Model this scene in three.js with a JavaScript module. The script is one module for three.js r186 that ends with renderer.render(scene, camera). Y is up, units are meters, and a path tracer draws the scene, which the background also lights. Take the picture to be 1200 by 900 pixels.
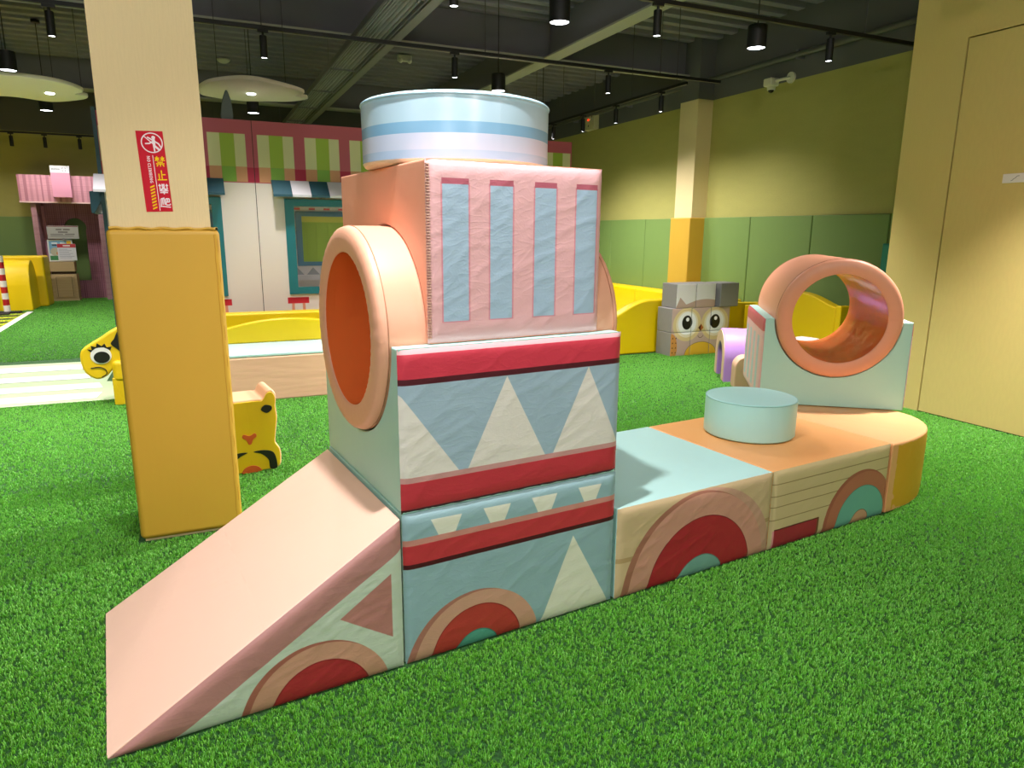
import * as THREE from 'three';
import { RoundedBoxGeometry } from 'three/addons/geometries/RoundedBoxGeometry.js';
import { mergeGeometries } from 'three/addons/utils/BufferGeometryUtils.js';
import { createNoise2D, createNoise3D } from 'simplex-noise';

// ------------------------------------------------------------------ camera, background, exposure
const scene = new THREE.Scene();
const TH = THREE.MathUtils.degToRad(6);              // the soft train stands 6 degrees off the room's axes
const camera = new THREE.PerspectiveCamera(58.28, 4 / 3, 0.05, 60);
camera.position.set(-0.5905, 1.5944, 2.2566);
camera.rotation.order = 'YXZ';
camera.rotation.set(-0.2164, -0.42197, 0.0079);
camera.updateMatrixWorld(true);
scene.background = new THREE.Color(0x050505);
const renderer = new THREE.WebGLRenderer({ antialias: true });
renderer.toneMapping = THREE.LinearToneMapping;
renderer.toneMappingExposure = 1.8;
renderer.shadowMap.enabled = true;
const KEY = 22, PEND = 15, HEAD = 8;                 // candela-like strengths of the lamps (key pendant, pendants, track heads)

// ------------------------------------------------------------------ helpers
let seed = 7;
const rnd = () => { seed = (seed * 1664525 + 1013904223) >>> 0; return seed / 4294967296; };
const n2 = createNoise2D(rnd), n3 = createNoise3D(rnd);
const names = {};
function numbered(n) { names[n] = (names[n] || 0) + 1; return names[n] === 1 ? n : n + '_' + String(names[n] - 1).padStart(3, '0'); }
function M(color, rough = 0.5, o = {}) { return new THREE.MeshStandardMaterial({ color, roughness: rough, metalness: 0, ...o }); }
function shade(m) { m.castShadow = true; m.receiveShadow = true; return m; }
function merge(gs) {
  if (!Array.isArray(gs)) return gs;
  gs = gs.map(g => g.index ? g.toNonIndexed() : g);
  return gs.length === 1 ? gs[0] : mergeGeometries(gs);
}
function part(name, geo, mat, parent, pos, rot) {
  const m = shade(new THREE.Mesh(merge(geo), mat)); m.name = name;
  if (pos) m.position.set(...pos);
  if (rot) m.rotation.set(...rot);
  parent.add(m); return m;
}
function thing(name, label, category, pos = [0, 0, 0], turn = 0, group) {
  const g = new THREE.Group(); g.name = numbered(name); g.position.set(...pos); g.rotation.y = turn;
  g.userData = { label, category }; if (group) g.userData.group = group;
  scene.add(g); return g;
}
function struct(name, geo, mat, pos, rot) { const m = part(numbered(name), geo, mat, scene, pos, rot); m.userData = { kind: 'structure' }; return m; }
function structGroup(name) { const g = new THREE.Group(); g.name = numbered(name); g.userData = { kind: 'structure' }; scene.add(g); return g; }
const tv = (x, y, z) => [x * Math.cos(TH) + z * Math.sin(TH), y, -x * Math.sin(TH) + z * Math.cos(TH)];   // train -> room
function box(x0, x1, y0, y1, z0, z1) { const g = new THREE.BoxGeometry(x1 - x0, y1 - y0, z1 - z0); g.translate((x0 + x1) / 2, (y0 + y1) / 2, (z0 + z1) / 2); return g; }
function rbox(x0, x1, y0, y1, z0, z1, r = 0.015, s = 3) { const g = new RoundedBoxGeometry(x1 - x0, y1 - y0, z1 - z0, s, r); g.translate((x0 + x1) / 2, (y0 + y1) / 2, (z0 + z1) / 2); return g; }
function cyl(r, h, seg = 24, r2 = r) { return new THREE.CylinderGeometry(r2, r, h, seg); }
function rod(a, b, r, seg = 8) {
  const A = new THREE.Vector3(...a), B = new THREE.Vector3(...b), d = B.clone().sub(A), L = d.length();
  const g = new THREE.CylinderGeometry(r, r, L, seg); g.translate(0, L / 2, 0);
  g.applyQuaternion(new THREE.Quaternion().setFromUnitVectors(new THREE.Vector3(0, 1, 0), d.normalize()));
  g.translate(...a); return g;
}
function tube(pts, r, seg = 24) { return new THREE.TubeGeometry(new THREE.CatmullRomCurve3(pts.map(p => new THREE.Vector3(...p))), seg, r, 6); }
function shapeOf(pts) { const s = new THREE.Shape(); pts.forEach(([x, y], i) => i ? s.lineTo(x, y) : s.moveTo(x, y)); s.closePath(); return s; }
function smooth(pts) { const s = new THREE.Shape(); const c = new THREE.CatmullRomCurve3(pts.map(([x, y]) => new THREE.Vector3(x, y, 0)), true, 'catmullrom', 0.5); c.getPoints(pts.length * 8).forEach((p, i) => i ? s.lineTo(p.x, p.y) : s.moveTo(p.x, p.y)); return s; }
function ext(shape, depth, bevel = 0.006, o = {}) {     // extruded along +z from 0 to depth, bevel inside that depth and inside the outline
  return new THREE.ExtrudeGeometry(shape, { depth: depth - 2 * bevel, bevelEnabled: bevel > 0, bevelThickness: bevel, bevelSize: bevel, bevelOffset: -bevel, bevelSegments: 3, curveSegments: 40, ...o }).translate(0, 0, bevel);
}
function canvasTex(w, h, draw) {
  const c = document.createElement('canvas'); c.width = w; c.height = h; const x = c.getContext('2d'); draw(x, w, h);
  const t = new THREE.CanvasTexture(c); t.colorSpace = THREE.SRGBColorSpace; t.anisotropy = 8; return t;
}
function dataTex(n, fn, srgb = false) {
  const d = new Uint8Array(n * n * 4);
  for (let j = 0; j < n; j++) for (let i = 0; i < n; i++) { const v = fn(i / n, j / n), k = (j * n + i) * 4; const a = Array.isArray(v) ? v : [v, v, v]; d[k] = a[0] * 255; d[k + 1] = a[1] * 255; d[k + 2] = a[2] * 255; d[k + 3] = 255; }
  const t = new THREE.DataTexture(d, n, n); t.magFilter = THREE.LinearFilter; t.minFilter = THREE.LinearMipmapLinearFilter; t.generateMipmaps = true; t.wrapS = t.wrapT = THREE.RepeatWrapping;
  if (srgb) t.colorSpace = THREE.SRGBColorSpace; t.needsUpdate = true; return t;
}
const cl01 = v => Math.min(1, Math.max(0, v));
// a tiling 2-D noise on a torus
const tn = (u, v, f) => { const a = u * 2 * Math.PI, b = v * 2 * Math.PI, r = f / (2 * Math.PI); return n3(Math.cos(a) * r + Math.cos(b) * r * 1.7, Math.sin(a) * r + 9 + Math.sin(b) * r * 1.3, Math.sin(a + b) * r * 0.5 + Math.cos(b) * r); };
// wrinkles of stretched vinyl: soft ridges running on a slant
const wrinkleTex = dataTex(512, (u, v) => {
  let s = 0.5;
  const w = n2(u * 5, v * 5) * 0.25;
  const a = n2(u * 9 + v * 5 + w, v * 14 - u * 5); s += 0.28 * Math.pow(1 - Math.abs(a), 7);
  const b = n2(u * 26 + 30, v * 20 + 4 + w * 3); s += 0.1 * Math.pow(1 - Math.abs(b), 6);
  s += 0.08 * n2(u * 60, v * 60) + 0.1 * n2(u * 4, v * 4);
  return cl01(s - 0.05);
});
const grainTex = dataTex(256, (u, v) => cl01(0.5 + 0.3 * n2(u * 90, v * 90) + 0.2 * n2(u * 37 + 5, v * 37)));
const softTex = dataTex(256, (u, v) => cl01(0.5 + 0.35 * n2(u * 3, v * 3) + 0.2 * n2(u * 9 + 3, v * 7) + 0.12 * Math.pow(1 - Math.abs(n2(u * 6 + 8, v * 10)), 6)));
function vinyl(color, rough = 0.42, bump = 0.0016, o = {}) { return M(color, rough, { bumpMap: softTex, bumpScale: bump, ...o }); }
function printed(tex, rough = 0.42, bump = 0.0006) { return M(0xffffff, rough, { map: tex, bumpMap: wrinkleTex, bumpScale: bump }); }

// a printed fabric face, w x h, stretched over foam: pillowed towards its edges, lightly rumpled. Lies in the xy plane, lower-left at (0,0)
function face(w, h, sd = 0, bulge = 0.014, amp = 0.0013) {
  const nx = Math.ceil(w / 0.012), ny = Math.ceil(h / 0.012);
  const g = new THREE.PlaneGeometry(w, h, nx, ny); g.translate(w / 2, h / 2, 0);
  const p = g.attributes.position;
  for (let i = 0; i < p.count; i++) {
    const x = p.getX(i), y = p.getY(i), e = Math.min(x, w - x), f = Math.min(y, h - y);
    const k = (1 - Math.exp(-e / 0.014)) * (1 - Math.exp(-f / 0.014));
    const wr = Math.pow(1 - Math.abs(n3(x * 4 + sd, y * 8 - x * 3, sd)), 6) * 0.6 + n3(x * 2.2, y * 2.2, sd + 4) * 0.5 + Math.pow(1 - Math.abs(n3(x * 13, y * 17 + x * 8, sd + 9)), 8) * 0.35;
    const pucker = Math.exp(-Math.min(e, f) / 0.02) * Math.sin((e < f ? y : x) * 420 + n3(x * 9, y * 9, sd) * 4) * 0.0008;
    p.setZ(i, bulge * k - 0.010 + amp * wr * (0.25 + k) + pucker);
  }
  g.computeVertexNormals(); return g;
}
// pixel of the photograph -> point on a plane (a direction, put at a distance by what the thing touches)
function pix(px, py) {
  const f = 450 / Math.tan(THREE.MathUtils.degToRad(58.28 / 2));
  return new THREE.Vector3((px - 600) / f, -(py - 450) / f, -1).applyQuaternion(camera.quaternion);
}
function onPlane(px, py, axis, val) { const v = pix(px, py), c = camera.position; const t = (val - c[axis]) / v[axis]; return [c.x + v.x * t, c.y + v.y * t, c.z + v.z * t]; }

// ------------------------------------------------------------------ colours of the place
const C = {
  peach: 0xf9d0ba, peachDeep: 0xeaa384, orange: 0xe87445, teal: 0xb2e2d9, tealDark: 0x86bdb4, pink: 0xe9b5b6, stripeBlue: 0xa3c1cf,
  red: 0xb92f3c, maroon: 0x4c1320, salmon: 0xcf9188, cream: 0xdcd8c8, greyBlue: 0x8fadb6, tan: 0xe8d3a0, mustard: 0xca9f34, yellow: 0xf0cd00,
  wall: 0xb4ae62, doorwall: 0xd2bd72, pad: 0x77934f, dark: 0x3a3b3c, black: 0x141414, house: 0xe3d8d0, rose: 0xb9505c, houseTeal: 0x0b7a80, awningTeal: 0x1f4c58,
};

// ------------------------------------------------------------------ the setting
const X0 = -9, X1 = 7.25, Z0 = -17, Z1 = 6, TOP = 4.62;
const turfTex = dataTex(512, (u, v) => { const a = n2(u * 120, v * 120), b = n2(u * 50 + 3, v * 50), c = n2(u * 5, v * 5); const k = 0.5 + 0.25 * a + 0.15 * b + 0.06 * c; return [0.06 + 0.08 * k, 0.22 + 0.16 * k, 0.04 + 0.06 * k]; }, true);
turfTex.repeat.set(8, 11);
const turfBump = dataTex(512, (u, v) => cl01(0.5 + 0.35 * n2(u * 130 + 9, v * 130) + 0.25 * n2(u * 60, v * 60 + 4))); turfBump.repeat.set(8, 11);
struct('floor', box(X0 - 0.2, X1 + 0.3, -0.2, 0, Z0 - 0.2, Z1 + 0.2), M(0xffffff, 0.85, { map: turfTex, bumpMap: turfBump, bumpScale: 0.01 }));
// corrugated deck, ribs along x
{
  const pr = [], pitch = 0.33;
  for (let z = Z0 - 0.2; z < Z1 + 0.2; z += pitch) pr.push([z, TOP], [z + 0.13, TOP], [z + 0.16, TOP + 0.11], [z + 0.30, TOP + 0.11]);
  pr.push([Z1 + 0.3, TOP], [Z1 + 0.3, TOP + 0.25], [Z0 - 0.2, TOP + 0.25]);
  const g = ext(shapeOf(pr.map(([z, y]) => [-z, y]).reverse()), X1 - X0 + 0.5, 0); g.rotateY(Math.PI / 2); g.translate(X0 - 0.2, 0, 0);
  struct('ceiling', g, M(0x7e7d88, 0.7));
}
const wallTex = dataTex(256, (u, v) => { const k = 0.98 + 0.012 * n2(u * 70, v * 70) + 0.008 * n2(u * 8, v * 8); return [k, k, k]; }, true); wallTex.repeat.set(6, 3);
const wallMat = M(C.wall, 0.75, { map: wallTex, bumpMap: grainTex, bumpScale: 0.0006 });
const upperMat = M(0x5f5f5e, 0.85);
function longWall(name, lower, upper) { const w = structGroup(name); part('painted_wall', lower, wallMat, w); part('upper_wall', upper, upperMat, w); return w; }
const YS = 3.72, YT = TOP + 0.3;
const wallRight = longWall('wall_right', box(X1, X1 + 0.2, 0, YS, Z0 - 0.2, Z1 + 0.2), box(X1, X1 + 0.2, YS, YT, Z0 - 0.2, Z1 + 0.2));
const wallBack = longWall('wall_back', box(X0 - 0.2, X1, 0, YS, Z0 - 0.2, Z0), box(X0 - 0.2, X1, YS, YT, Z0 - 0.2, Z0));
longWall('wall_left', box(X0 - 0.2, X0, 0, YS, Z0, Z1), box(X0 - 0.2, X0, YS, YT, Z0, Z1));
longWall('wall_front', box(X0 - 0.2, X1, 0, YS, Z1, Z1 + 0.2), box(X0 - 0.2, X1, YS, YT, Z1, Z1 + 0.2));
const padMat = vinyl(C.pad, 0.55, 0.0012);
for (let k = 0, z = -3.8 + 1.2; k < 12; k++, z -= 1.2) { if (k === 4) z = -7.78; const z1 = k === 3 ? -7.28 : z - 1.19; part('wall_pad', rbox(X1 - 0.05, X1, 0.02, 1.86, z1, z, 0.014, 2), padMat, wallRight); if (z < -16) break; }
for (let x = X1 - 0.1; x > -6; x -= 1.2) part('wall_pad', rbox(x - 1.19, x, 0.02, 1.86, Z0, Z0 + 0.05, 0.014, 2), padMat, wallBack);
// door wall: an enclosed room that juts in from the right
const doorMat = M(C.doorwall, 0.7, { map: wallTex, bumpMap: grainTex, bumpScale: 0.0005 });
const jut = structGroup('wall_side');
const DX = 5.4, ZE = -2.37;
part('wall_panel', box(DX, DX + 0.15, 0, YT - 0.2, ZE, -1.875), doorMat, jut);
part('wall_panel', box(DX, DX + 0.15, 3.21, YT - 0.2, -1.875, -0.2), doorMat, jut);
part('wall_panel', box(DX, DX + 0.15, 0, YT - 0.2, -0.2, Z1), doorMat, jut);
part('wall_return', box(DX + 0.15, X1, 0, YT - 0.2, ZE, ZE + 0.15), doorMat, jut);
part('backing', box(DX + 0.05, DX + 0.14, 0, 3.2, -1.87, -0.2), doorMat, jut);
const door = structGroup('door_1');
part('door_leaf', rbox(DX + 0.001, DX + 0.045, 0.008, 3.2, -1.863, -0.21, 0.003, 2), doorMat, door);
// pilaster on the green wall
const pil2 = structGroup('trim_1');
part('pilaster', box(6.95, X1, 1.86, YS, -7.76, -7.3), M(C.tan, 0.75, { map: wallTex }), pil2);
part('upper_pilaster', box(6.95, X1, YS, YT, -7.76, -7.3), upperMat, pil2);
part('pilaster_pad', rbox(6.9, X1, 0.02, 1.86, -7.8, -7.27, 0.02), vinyl(C.mustard, 0.55), pil2);

// pillar close to the train
const pillar = structGroup('trim_2');
part('pillar', box(-0.965, -0.525, 0, YT, -2.0, -1.58), M(C.tan, 0.7, { map: wallTex, bumpMap: grainTex, bumpScale: 0.0006 }), pillar);
{
  const t = thing('pillar_pad', 'mustard yellow padded wrap around the lower half of the tan pillar', 'padding', [-0.745, 0, -1.79]);
  const m = vinyl(C.mustard, 0.5, 0.0006);
  part('cushion', rbox(-0.24, 0.257, 0.012, 1.6, -0.235, 0.235, 0.03, 4), m, t);
  const sg = [];
  for (const x of [0.230, 0.244]) sg.push(tube(Array.from({ length: 30 }, (_, i) => [x + Math.sin(i * 2.3) * 0.0012, 0.02 + i * 0.0535, 0.232 - (x > 0.24 ? 0.006 : 0)]), 0.0035, 90));
  part('seam', sg, vinyl(0xb9851a, 0.55), t);
  part('rim', [tube(Array.from({ length: 16 }, (_, i) => [-0.225 + i * 0.031, 1.6 + Math.sin(i * 1.9) * 0.003, 0.222 + Math.cos(i * 1.3) * 0.003]), 0.008, 60), tube(Array.from({ length: 12 }, (_, i) => [0.245, 1.6 + Math.sin(i * 1.7) * 0.003, 0.22 - i * 0.035]), 0.008, 40)], m, t);
}
{ // sticker
  const W = 240, H = 780;
  const tex = canvasTex(W, H, x => {
    x.fillStyle = '#c8102a'; x.fillRect(0, 0, W, H);
    x.strokeStyle = '#f3e6ea'; x.fillStyle = '#f3e6ea'; x.lineCap = 'round';
    x.lineWidth = 11; x.beginPath(); x.arc(132, 112, 92, 0, 7); x.stroke();
    x.lineWidth = 24; x.beginPath(); x.moveTo(150, 82); x.lineTo(150, 150); x.stroke();
    x.beginPath(); x.arc(150, 62, 17, 0, 7); x.fill();
    x.lineWidth = 14; x.beginPath(); x.moveTo(150, 92); x.lineTo(100, 60); x.moveTo(148, 96); x.lineTo(108, 118); x.lineTo(76, 120); x.moveTo(154, 96); x.lineTo(190, 120); x.lineTo(205, 150); x.moveTo(146, 150); x.lineTo(148, 190); x.moveTo(156, 148); x.lineTo(184, 176); x.stroke();
    x.lineWidth = 10; x.beginPath(); x.moveTo(66, 48); x.lineTo(198, 178); x.stroke();
    x.fillRect(121, 230, 6, H - 240);
    x.save(); x.translate(60, 236); x.rotate(Math.PI / 2); x.font = 'bold 40px sans-serif'; x.textBaseline = 'middle'; x.fillText('NO CLIMBING', 0, -22, 265); x.restore();
    x.fillStyle = '#f2c200'; for (let y = 520; y < 740; y += 30) { x.beginPath(); x.moveTo(62, y + 14); x.lineTo(104, y - 4); x.lineTo(104, y + 12); x.lineTo(62, y + 30); x.fill(); }
    const G = {
      jin: [[.5, 2, 4.5, 2], [2.5, .4, 2.5, 5], [2.5, 2.2, .5, 4.6], [2.5, 2.2, 4.4, 4.2], [5.5, 2, 9.5, 2], [7.5, .4, 7.5, 5], [7.5, 2.2, 5.6, 4.4], [7.5, 2.2, 9.5, 4.6], [2.5, 5.8, 7.5, 5.8], [1, 7.2, 9, 7.2], [5, 7.2, 5, 9.7], [2.8, 8, 1.6, 9.6], [7.2, 8, 8.4, 9.6]],
      zhi: [[5, .6, 5, 9.2], [5, 4.5, 8.6, 4.5], [2.4, 3.6, 2.4, 9.2], [.6, 9.2, 9.5, 9.2]],
      pan: [[.4, 1.8, 3, 1.8], [1.7, .4, 1.7, 4.4], [3.6, .5, 6.2, 2.3], [6.2, .5, 3.6, 2.3], [3.6, 2.5, 6.2, 4.3], [6.2, 2.5, 3.6, 4.3], [7, 1.8, 9.6, 1.8], [8.3, .4, 8.3, 4.4], [.8, 5.1, 9.2, 5.1], [5, 4.6, 1, 7], [5, 5.1, 9.2, 7], [2.4, 6.9, 7.6, 6.9], [1.2, 8.3, 8.8, 8.3], [5, 6.2, 5, 9.9]],
      pa: [[4.6, .7, 1.2, 1.5], [1.2, 1.5, .5, 9.2], [2.6, 1.5, 2.5, 7], [4, 1.2, 4.4, 7], [1.2, 8.4, 9.6, 9.4], [5.6, 1.4, 9, 1.4], [9, 1.4, 9, 4.5], [5.6, 4.5, 9, 4.5], [7.3, 1.4, 7.3, 4.5], [5.6, 1.4, 5.6, 7.3], [5.6, 7.3, 9.4, 7.3], [9.4, 7.3, 9.4, 6]]
    };
    let y = 236; x.lineCap = 'butt'; x.lineWidth = 11;
    for (const [k, c] of [['jin', '#f4d000'], ['zhi', '#f4d000'], ['pan', '#efe6ec'], ['pa', '#efe6ec']]) { x.strokeStyle = c; x.beginPath(); for (const [a, b, d, e] of G[k]) { x.moveTo(134 + a * 9.6, y + b * 10.6); x.lineTo(134 + d * 9.6, y + e * 10.6); } x.stroke(); y += 134; }
  });
  const g = new THREE.BoxGeometry(0.115, 0.37, 0.0015);
  const s = part(numbered('warning_sticker'), g, [M(0xc8102a, .4), M(0xc8102a, .4), M(0xc8102a, .4), M(0xc8102a, .4), M(0xffffff, 0.85, { map: tex }), M(0xdddddd, .5)], scene, [-0.752, 1.865, -1.579], [0, 0, 0.035]);
  s.userData = { label: 'red no climbing warning sticker with white and yellow characters on tan pillar', category: 'sign' };
}

// ------------------------------------------------------------------ the soft train
const W = 0.97, H1 = 0.6, D = 0.96, H2 = 0.426, HC = 0.6;
const mPeach = vinyl(C.peach, 0.4), mTeal = vinyl(C.teal, 0.4), mTealB = vinyl(0xaddcd4, 0.42);
function px2(w, h, s, fn) { return canvasTex(Math.round(w * s), Math.round(h * s), x => { x.setTransform(s, 0, 0, -s, 0, h * s); fn(x); }); }   // canvas in metres, y up
function poly(x, c, p) { x.fillStyle = c; x.beginPath(); p.forEach(([a, b], i) => i ? x.lineTo(a, b) : x.moveTo(a, b)); x.closePath(); x.fill(); }
function disc(x, c, cx, cy, r, line) { x.fillStyle = c; x.beginPath(); x.arc(cx, cy, r, 0, 7); x.fill(); if (line) { x.strokeStyle = line; x.lineWidth = 0.004; x.stroke(); } }
function trainThing(name, label, category, x, y, z, turn = 0, group) { return thing(name, label, category, tv(x, y, z), TH + turn, group); }

{ // ramp
  const t = trainThing('foam_ramp', 'pale peach foam wedge ramp with wheel print on its side', 'ramp', -W / 2 - 0.008, 0, -D / 2);
  const h = 0.585, s = shapeOf([[-W / 2, 0], [W / 2, 0], [W / 2, h], [-W / 2, 0.006]]);
  const g = ext(s, D - 0.012, 0.007); g.translate(0, 0, -D / 2);
  part('body', g, vinyl(C.peach, 0.42, 0.0022), t);
  const tex = px2(W, h, 700, x => {
    x.fillStyle = '#c9d9c9'; x.fillRect(0, 0, W, h);
    poly(x, '#b88480', [[0, 0], [0.185, 0], [W, 0.475], [W, h]]);
    poly(x, '#b98079', [[0.735, 0.265], [0.926, 0.392], [0.926, 0.14]]);
    disc(x, '#ad6a5c', 0.645, -0.06, 0.262); disc(x, '#cf9c85', 0.66, -0.06, 0.252); disc(x, '#ad3138', 0.662, -0.05, 0.176, '#8d1f2a');
  });
  const gs = [], N = 60;   // triangular printed face, a touch pillowed
  {
    const pos = [], uv = [], idx = [];
    const id = (i, j) => i * (i + 1) / 2 + j;
    for (let i = 0; i <= N; i++) for (let j = 0; j <= i; j++) {
      const X = i / N * W, Y = i ? (j / N) * h : 0; const e = Math.min(W - X, Y, (X / W * h - Y) * 0.86);
      const k = 1 - Math.exp(-Math.max(0, e) / 0.014);
      pos.push(X - W / 2, Y, D / 2 - 0.012 + 0.014 * k + 0.002 * k * n3(X * 3, Y * 3, 2) + 0.0014 * k * Math.pow(1 - Math.abs(n3(X * 5 + Y * 6, Y * 14 - X * 9, 7)), 6)); uv.push(X / W, Y / h);
      if (i < N) { idx.push(id(i, j), id(i + 1, j), id(i + 1, j + 1)); if (j < i) idx.push(id(i, j), id(i + 1, j + 1), id(i, j + 1)); }
    }
    const q = new THREE.BufferGeometry(); q.setAttribute('position', new THREE.Float32BufferAttribute(pos, 3)); q.setAttribute('uv', new THREE.Float32BufferAttribute(uv, 2)); q.setIndex(idx); q.computeVertexNormals(); gs.push(q);
  }
  part('side_panel', gs[0], printed(tex), t).userData.label = 'printed side with red wheel and dusty rose stripe';
}
{ // lower tower block
  const t = trainThing('foam_block', 'teal foam block with pennants and red wheel print under the tower', 'block', W / 2, 0, -D / 2);
  part('body', rbox(-W / 2, W / 2, 0, H1 - 0.002, -D / 2, D / 2 - 0.014, 0.006), mTealB, t);
  const tex = px2(W, H1, 800, x => {
    x.fillStyle = '#95b8c2'; x.fillRect(0, 0, W, H1);
    for (const [a, b] of [[.107, .234], [.325, .446], [.542, .664], [.769, .887]]) poly(x, '#e6e8da', [[a, .566], [b, .564], [b - .03, .495], [a + .032, .495]]);
    x.fillStyle = '#cf8f85'; x.fillRect(0, .476, W, .024); x.fillStyle = '#c23842'; x.fillRect(0, .403, W, .074); x.fillStyle = '#4a1220'; x.fillRect(0, .386, W, .018);
    poly(x, '#e6eada', [[.747, .361], [.586, -.01], [.953, -.01]]);
    disc(x, '#b0786a', .285, -.05, .285); disc(x, '#d0a08a', .305, -.05, .277); disc(x, '#b9403a', .3, -.027, .196, '#93282c'); disc(x, '#5aa898', .3, -.033, .095, '#3d8478');
  });
  part('front_panel', face(W, H1, 1), printed(tex), t, [-W / 2, 0, D / 2 - 0.004]).userData.label = 'front print of cream pennants, red band and wheel';
}
function cradleGeo() {   // block with a half-round trough along x
  const s = new THREE.Shape(); const r = 0.406, cy = HC + 0.012, a = Math.asin((cy - HC) / r), c = Math.sqrt(r * r - (cy - HC) ** 2);
  s.moveTo(-D / 2 + .012, 0); s.lineTo(D / 2 - .012, 0); s.lineTo(D / 2 - .012, HC); s.lineTo(c, HC); s.absarc(0, cy, r, -a, Math.PI + a, true); s.lineTo(-D / 2 + .012, HC); s.closePath();
  const g = ext(s, W - 0.004, 0.006); g.rotateY(-Math.PI / 2); g.translate(W / 2 - 0.002, 0, 0); return g;
}
const cradleG = cradleGeo();
function ringParts(t, L, mOuter, mInner, cy) {
  const R = 0.4, r = 0.3, h = L / 2, pts = [];
  pts.push([r, -h + 0.004], [r + 0.006, -h - 0.004], [r + 0.05, -h - 0.01], [R - 0.02, -h - 0.004], [R - 0.006, -h + 0.006], [R, -h + 0.022]);
  for (let k = 1; k < 8; k++) pts.push([R, -h + 0.022 + (L - 0.044) * k / 8]);
  pts.push([R, h - 0.022], [R - 0.006, h - 0.006], [R - 0.02, h + 0.004], [r + 0.05, h + 0.01], [r + 0.006, h + 0.004], [r, h - 0.004]);
  const g = new THREE.LatheGeometry(pts.map(p => new THREE.Vector2(...p)), 144);
  const p = g.attributes.position;
  for (let i = 0; i < p.count; i++) { const x = p.getX(i), y = p.getY(i), z = p.getZ(i), a = Math.atan2(z, x), q = Math.hypot(x, z); if (Math.abs(y) > h - 0.012) { const d = 0.0009 * Math.sin(a * 72 + 3 * n2(Math.cos(a) * 4, Math.sin(a) * 4)); p.setY(i, y + Math.sign(y) * d); } else { const k = 1 + 0.004 * n3(x * 6, y * 4, z * 6); p.setX(i, x * k); p.setZ(i, z * k); } }
  g.computeVertexNormals(); g.rotateZ(Math.PI / 2);
  part('outer_cover', g, mOuter, t, [0, cy, 0]);
  const q = new THREE.CylinderGeometry(r, r, L - 0.008, 96, 24, true); const qp = q.attributes.position;
  for (let i = 0; i < qp.count; i++) { const x = qp.getX(i), y = qp.getY(i), z = qp.getZ(i), a = Math.atan2(z, x), e = Math.min(1, (h - Math.abs(y)) / 0.08); const k = 1 - e * (0.012 * Math.max(0, n3(Math.cos(a) * 2.6, Math.sin(a) * 2.6, y * 1.5)) + 0.006 * Math.pow(1 - Math.abs(n3(Math.cos(a) * 5, Math.sin(a) * 5, y * 2 + 5)), 5)); qp.setX(i, x * k); qp.setZ(i, z * k); }
  q.computeVertexNormals(); q.rotateZ(Math.PI / 2);
  part('inner_lining', q, mInner, t, [0, cy, 0]).userData.label = 'orange glossy inner lining';
  const seam = [-1, 1].map(s => { const k = new THREE.TorusGeometry(R + 0.0005, 0.0022, 6, 120); k.rotateY(Math.PI / 2); k.translate(s * (h - 0.03), 0, 0); return k; });
  part('seam', seam, vinyl(0xc98c6e, 0.5), t, [0, cy, 0]);
}
const mRing = vinyl(0xf0b294, 0.42, 0.0016), mRing2 = vinyl(0xe8a080, 0.42, 0.0016), mLining = M(0xef7a3c, 0.22, { side: THREE.DoubleSide, bumpMap: softTex, bumpScale: 0.004 });
const cradleTex = px2(W, HC, 800, x => {
  x.fillStyle = '#a3bdd0'; x.fillRect(0, 0, W, HC);
  poly(x, '#e8e4de', [[-.01, .45], [.01, .432], [.232, .125], [-.01, .125]]); poly(x, '#e8e4de', [[.427, .47], [.255, .12], [.61, .12]]); poly(x, '#e8e4de', [[.803, .472], [.633, .12], [.972, .12]]);
  x.fillStyle = '#cf9a98'; x.fillRect(0, .113, W, .022); x.fillStyle = '#c63846'; x.fillRect(0, .012, W, .102); x.fillStyle = '#47131f'; x.fillRect(0, 0, W, .013);
  x.fillStyle = '#d23a50'; x.fillRect(0, .492, W, .088); x.fillStyle = '#521626'; x.fillRect(0, .472, W, .021); x.fillStyle = '#e9b7bd'; x.fillRect(0, .58, W, .03);
});
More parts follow.
